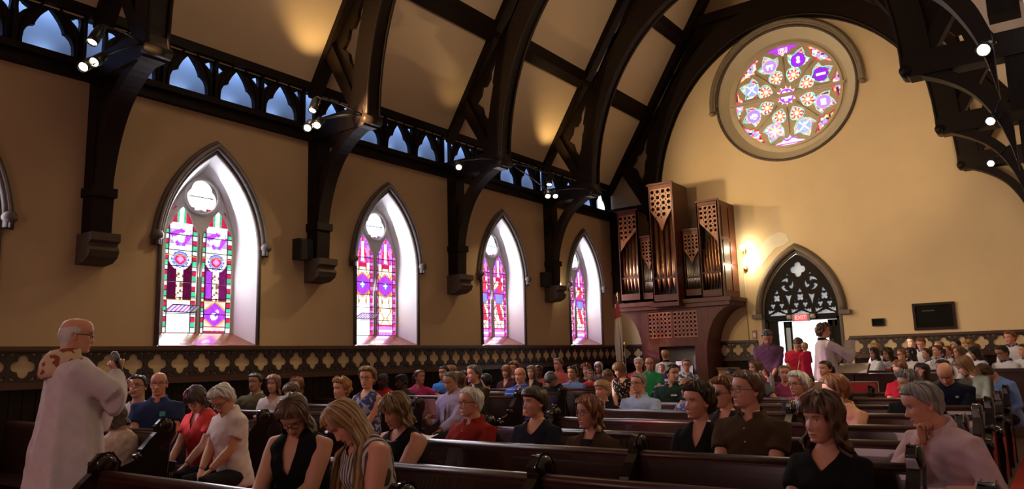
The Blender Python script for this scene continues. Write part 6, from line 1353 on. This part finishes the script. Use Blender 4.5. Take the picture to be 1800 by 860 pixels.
# choir stalls
CH = mat('stall_wood', (.055, .02, .012), .35, .3, 4, coat=.3)
def desk(label, x, ya, yb, z):
    t = thing('choir_desk', label, 'desk', (x, ya, 0)); L = yb-ya
    bx('front_panel', (-.03, 0, 0), (.0, L, z-.06), CH, t); bx('desk_top', (-.06, -.02, z-.04), (.30, L+.02, z), CH, t)
    for y in (0, L-.04): bx('desk_end', (-.03, y, 0), (.28, y+.04, z-.04), CH, t)
    n = int(L/.34)
    for i in range(n): bx('raised_panel', (-.045, .05+i*L/n, .25), (-.03, .05+(i+1)*L/n-.1, z-.22), CH, t)
    return t
desk('front choir desk with dark panels below the choristers', 15.1, 1.75, 3.75, 1.12); desk('second choir desk behind the front row of choristers', 16.35, 1.5, 3.7, 1.12)
for x, l in ((15.95, 'front choir bench'), (17.0, 'rear choir bench')):
    t = thing('choir_bench', l+' under the seated choristers', 'bench', (x, 1.0, .2)); bx('seat', (-.2, 0, .40), (.2, 2.8, .44), CH, t); bx('back', (.2, 0, .3), (.24, 2.8, .8), CH, t)
    for y in (0, 2.75): bx('bench_end', (-.2, y, 0), (.24, y+.05, .42), CH, t)
t = thing('choir_stall', 'dark stall end panel at the right edge beyond the carpet', 'stall', (15.3, .62, 0))
bx('panel', (0, -.9, 0), (.06, .62, 1.08), CH, t); bx('cap_rail', (-.03, -.92, 1.06), (.09, .64, 1.12), CH, t)
for y in (-.75, -.1): bx('raised_panel', (-.015, y, .2), (.0, y+.5, .9), CH, t)
t = thing('stall_screen', 'pale lit pew back in front of the black haired choir boy', 'pew', (13.1, .95, 0)); bx('back_panel', (0, 0, .4), (.04, 1.15, 1.0), mat('lit_pew', (.30, .20, .19), .4), t); bx('top_rail', (-.02, 0, .97), (.06, 1.15, 1.03), PEWT, t); bx('seat', (-.4, 0, .4), (0, 1.15, .44), PEWW, t); link('bench_end', bench_end_cache[.88], t)  # back panel is pew wood coloured pale for the light falling on it
for i, (x, y, z, w, lab, mt) in enumerate([(15.2, 3.35, 1.13, .26, 'white papers at the left end of the front choir desk', WHITEP), (15.2, 2.6, 1.13, .22, 'dark red hymn book on the front choir desk', CARPET), (15.22, 2.30, 1.13, .2, 'white booklet at the middle of the front choir desk', WHITEP), (15.2, 1.98, 1.13, .22, 'white booklet at the right end of the front choir desk', WHITEP), (16.45, 2.95, 1.13, .24, 'white booklet on the second choir desk', WHITEP)]):
    t = thing('hymn_book', lab, 'book', (x, y, z-.005)); bx('cover', (-.1, -w/2, 0), (.1, w/2, .03), mt, t); bx('page_block', (-.09, -w/2+.01, .03), (.095, w/2-.01, .04), WHITEP, t)
# red cushioned chair near the stand
t = thing('cushioned_chair', 'low backed chair with red cushion and pale frame in front of the choir desk', 'chair', (12.75, 2.72, 0)); RED = mat('red_cushion', (.50, .02, .02), .6)
bx('cushion', (-.2, -.24, .43), (.2, .24, .50), RED, t); m = MB(); m.box((.20, -.24, .70), (.24, .24, .98)); m.obj('back_pad', RED, t)
MB().tube([(.22, -.26, .43), (.22, -.26, 1.0), (.22, .26, 1.0), (.22, .26, .43)], .012, 6).obj('back_frame', mat('pale_frame', (.55, .42, .38), .4), t)
for s in (-1, 1):
    for q in (-.18, .2): bx('leg', (q-.015, s*.23-.015, 0), (q+.015, s*.23+.015, .43), BLACK, t)
# rear tables
def table(label, x, y, lx, ly, z, m):
    t = thing('table', label, 'table', (x, y, 0)); bx('table_top', (-lx/2, -ly/2, z-.04), (lx/2, ly/2, z), m, t)
    for a in (-1, 1):
        for b in (-1, 1): bx('leg', (a*(lx/2-.05)-.02, b*(ly/2-.05)-.02, 0), (a*(lx/2-.05)+.02, b*(ly/2-.05)+.02, z-.04), BLACK, t)
    return t
table('rear table with a yellow top behind the pews', 13.5, 4.95, .8, 1.5, .98, mat('yellow_top', (.62, .44, .12), .6)); table('grey folding table with books beside the floral blouse', 13.3, 6.0, .7, .55, .95, mat('grey_top', (.38, .36, .38), .5))
for i, (dx, dy, z, mt, l) in enumerate(((0, 0, .95, WHITEP, 'bottom'), (.03, .02, .99, mat('blue_book', (.08, .1, .2), .6), 'middle'), (-.02, .0, 1.03, WHITEP, 'top'))):
    t = thing('paper_stack', '%s bundle of papers stacked on the grey folding table' % l, 'papers', (13.25+dx, 5.98+dy, z)); bx('sheets', (-.12, -.16, 0), (.12, .16, .034), mt, t); bx('cover_sheet', (-.12, -.16, .034), (.12, .16, .038), WHITEP, t)
t = thing('cardboard_box', 'brown cardboard box on the yellow topped table', 'box', (13.6, 5.0, .98)); KB = mat('cardboard', (.30, .18, .09), .8); bx('body', (-.15, -.22, 0), (.15, .22, .22), KB, t); MB().add([(-.15, -.22, .22), (-.15, .22, .22), (-.26, .22, .28), (-.26, -.22, .28)], [(0, 1, 2, 3)]).obj('flap', KB, t)
def bottle(label, loc, s=1):
    t = thing('bottle', label, 'bottle', loc); m = MB().lathe([(0, 0), (.034*s, .0), (.036*s, .02), (.036*s, .14*s), (.030*s, .165*s), (.014*s, .19*s), (.014*s, .21*s)], (0, 0, 0), 14); g = bpy.data.materials.get('bottle_plastic')
    if not g: g = mat('bottle_plastic', (.62, .66, .66), .1); g.node_tree.nodes['Principled BSDF'].inputs['Transmission Weight'].default_value = .6
    m.obj('body', g, t); MB().lathe([(0, 0), (.016*s, 0), (.016*s, .022), (0, .024)], (0, 0, .205*s), 10).obj('cap', WHITEP, t)
bottle('clear plastic bottle beside the young woman in magenta', (11.25, 3.72, .95), 1.3); 
bottle('water bottle standing on the pew behind the sleeve of the white robe', (3.52, 7.95, 1.0), 1.2); bottle('second clear bottle close to the bottle beside the young woman', (11.3, 3.58, .95), 1.1)
# pale chair by the robed man, bag
t = thing('folding_chair', 'pale wooden chair beside the woman in cream lace', 'chair', (2.78, 5.75, 0), R(200)); PW = mat('pale_wood', (.42, .26, .17), .5)
bx('seat', (-.2, -.2, .42), (.2, .2, .45), PW, t)
for y in (-.19, .16): bx('leg', (-.2, y, 0), (-.16, y+.03, .42), PW, t); MB().add([(.16, y, 0), (.2, y, 0), (.26, y, .86), (.22, y, .86), (.16, y+.03, 0), (.2, y+.03, 0), (.26, y+.03, .86), (.22, y+.03, .86)], [(0, 3, 2, 1), (4, 5, 6, 7), (0, 1, 5, 4), (1, 2, 6, 5), (2, 3, 7, 6), (3, 0, 4, 7)]).obj('back_post', PW, t)
bx('back_slat', (.21, -.19, .66), (.24, .19, .84), PW, t)
t = thing('handbag', 'dark handbag standing on the pew beside the pearl necklace', 'bag', (4.25, 4.32, .445)); m = MB().loft([[(.12*k*math.cos(q), .16*k*math.sin(q), z) for q in np.arange(16)*2*PI/16] for z, k in ((0, .9), (.05, 1), (.2, .9), (.27, .6), (.29, .3))]); m.obj('body', cloth_mat((.02, .018, .02)), t)
MB().tube([(0, -.1, .25), (0, -.06, .36), (0, .06, .36), (0, .1, .25)], .01, 6).obj('strap', BLACK, t)
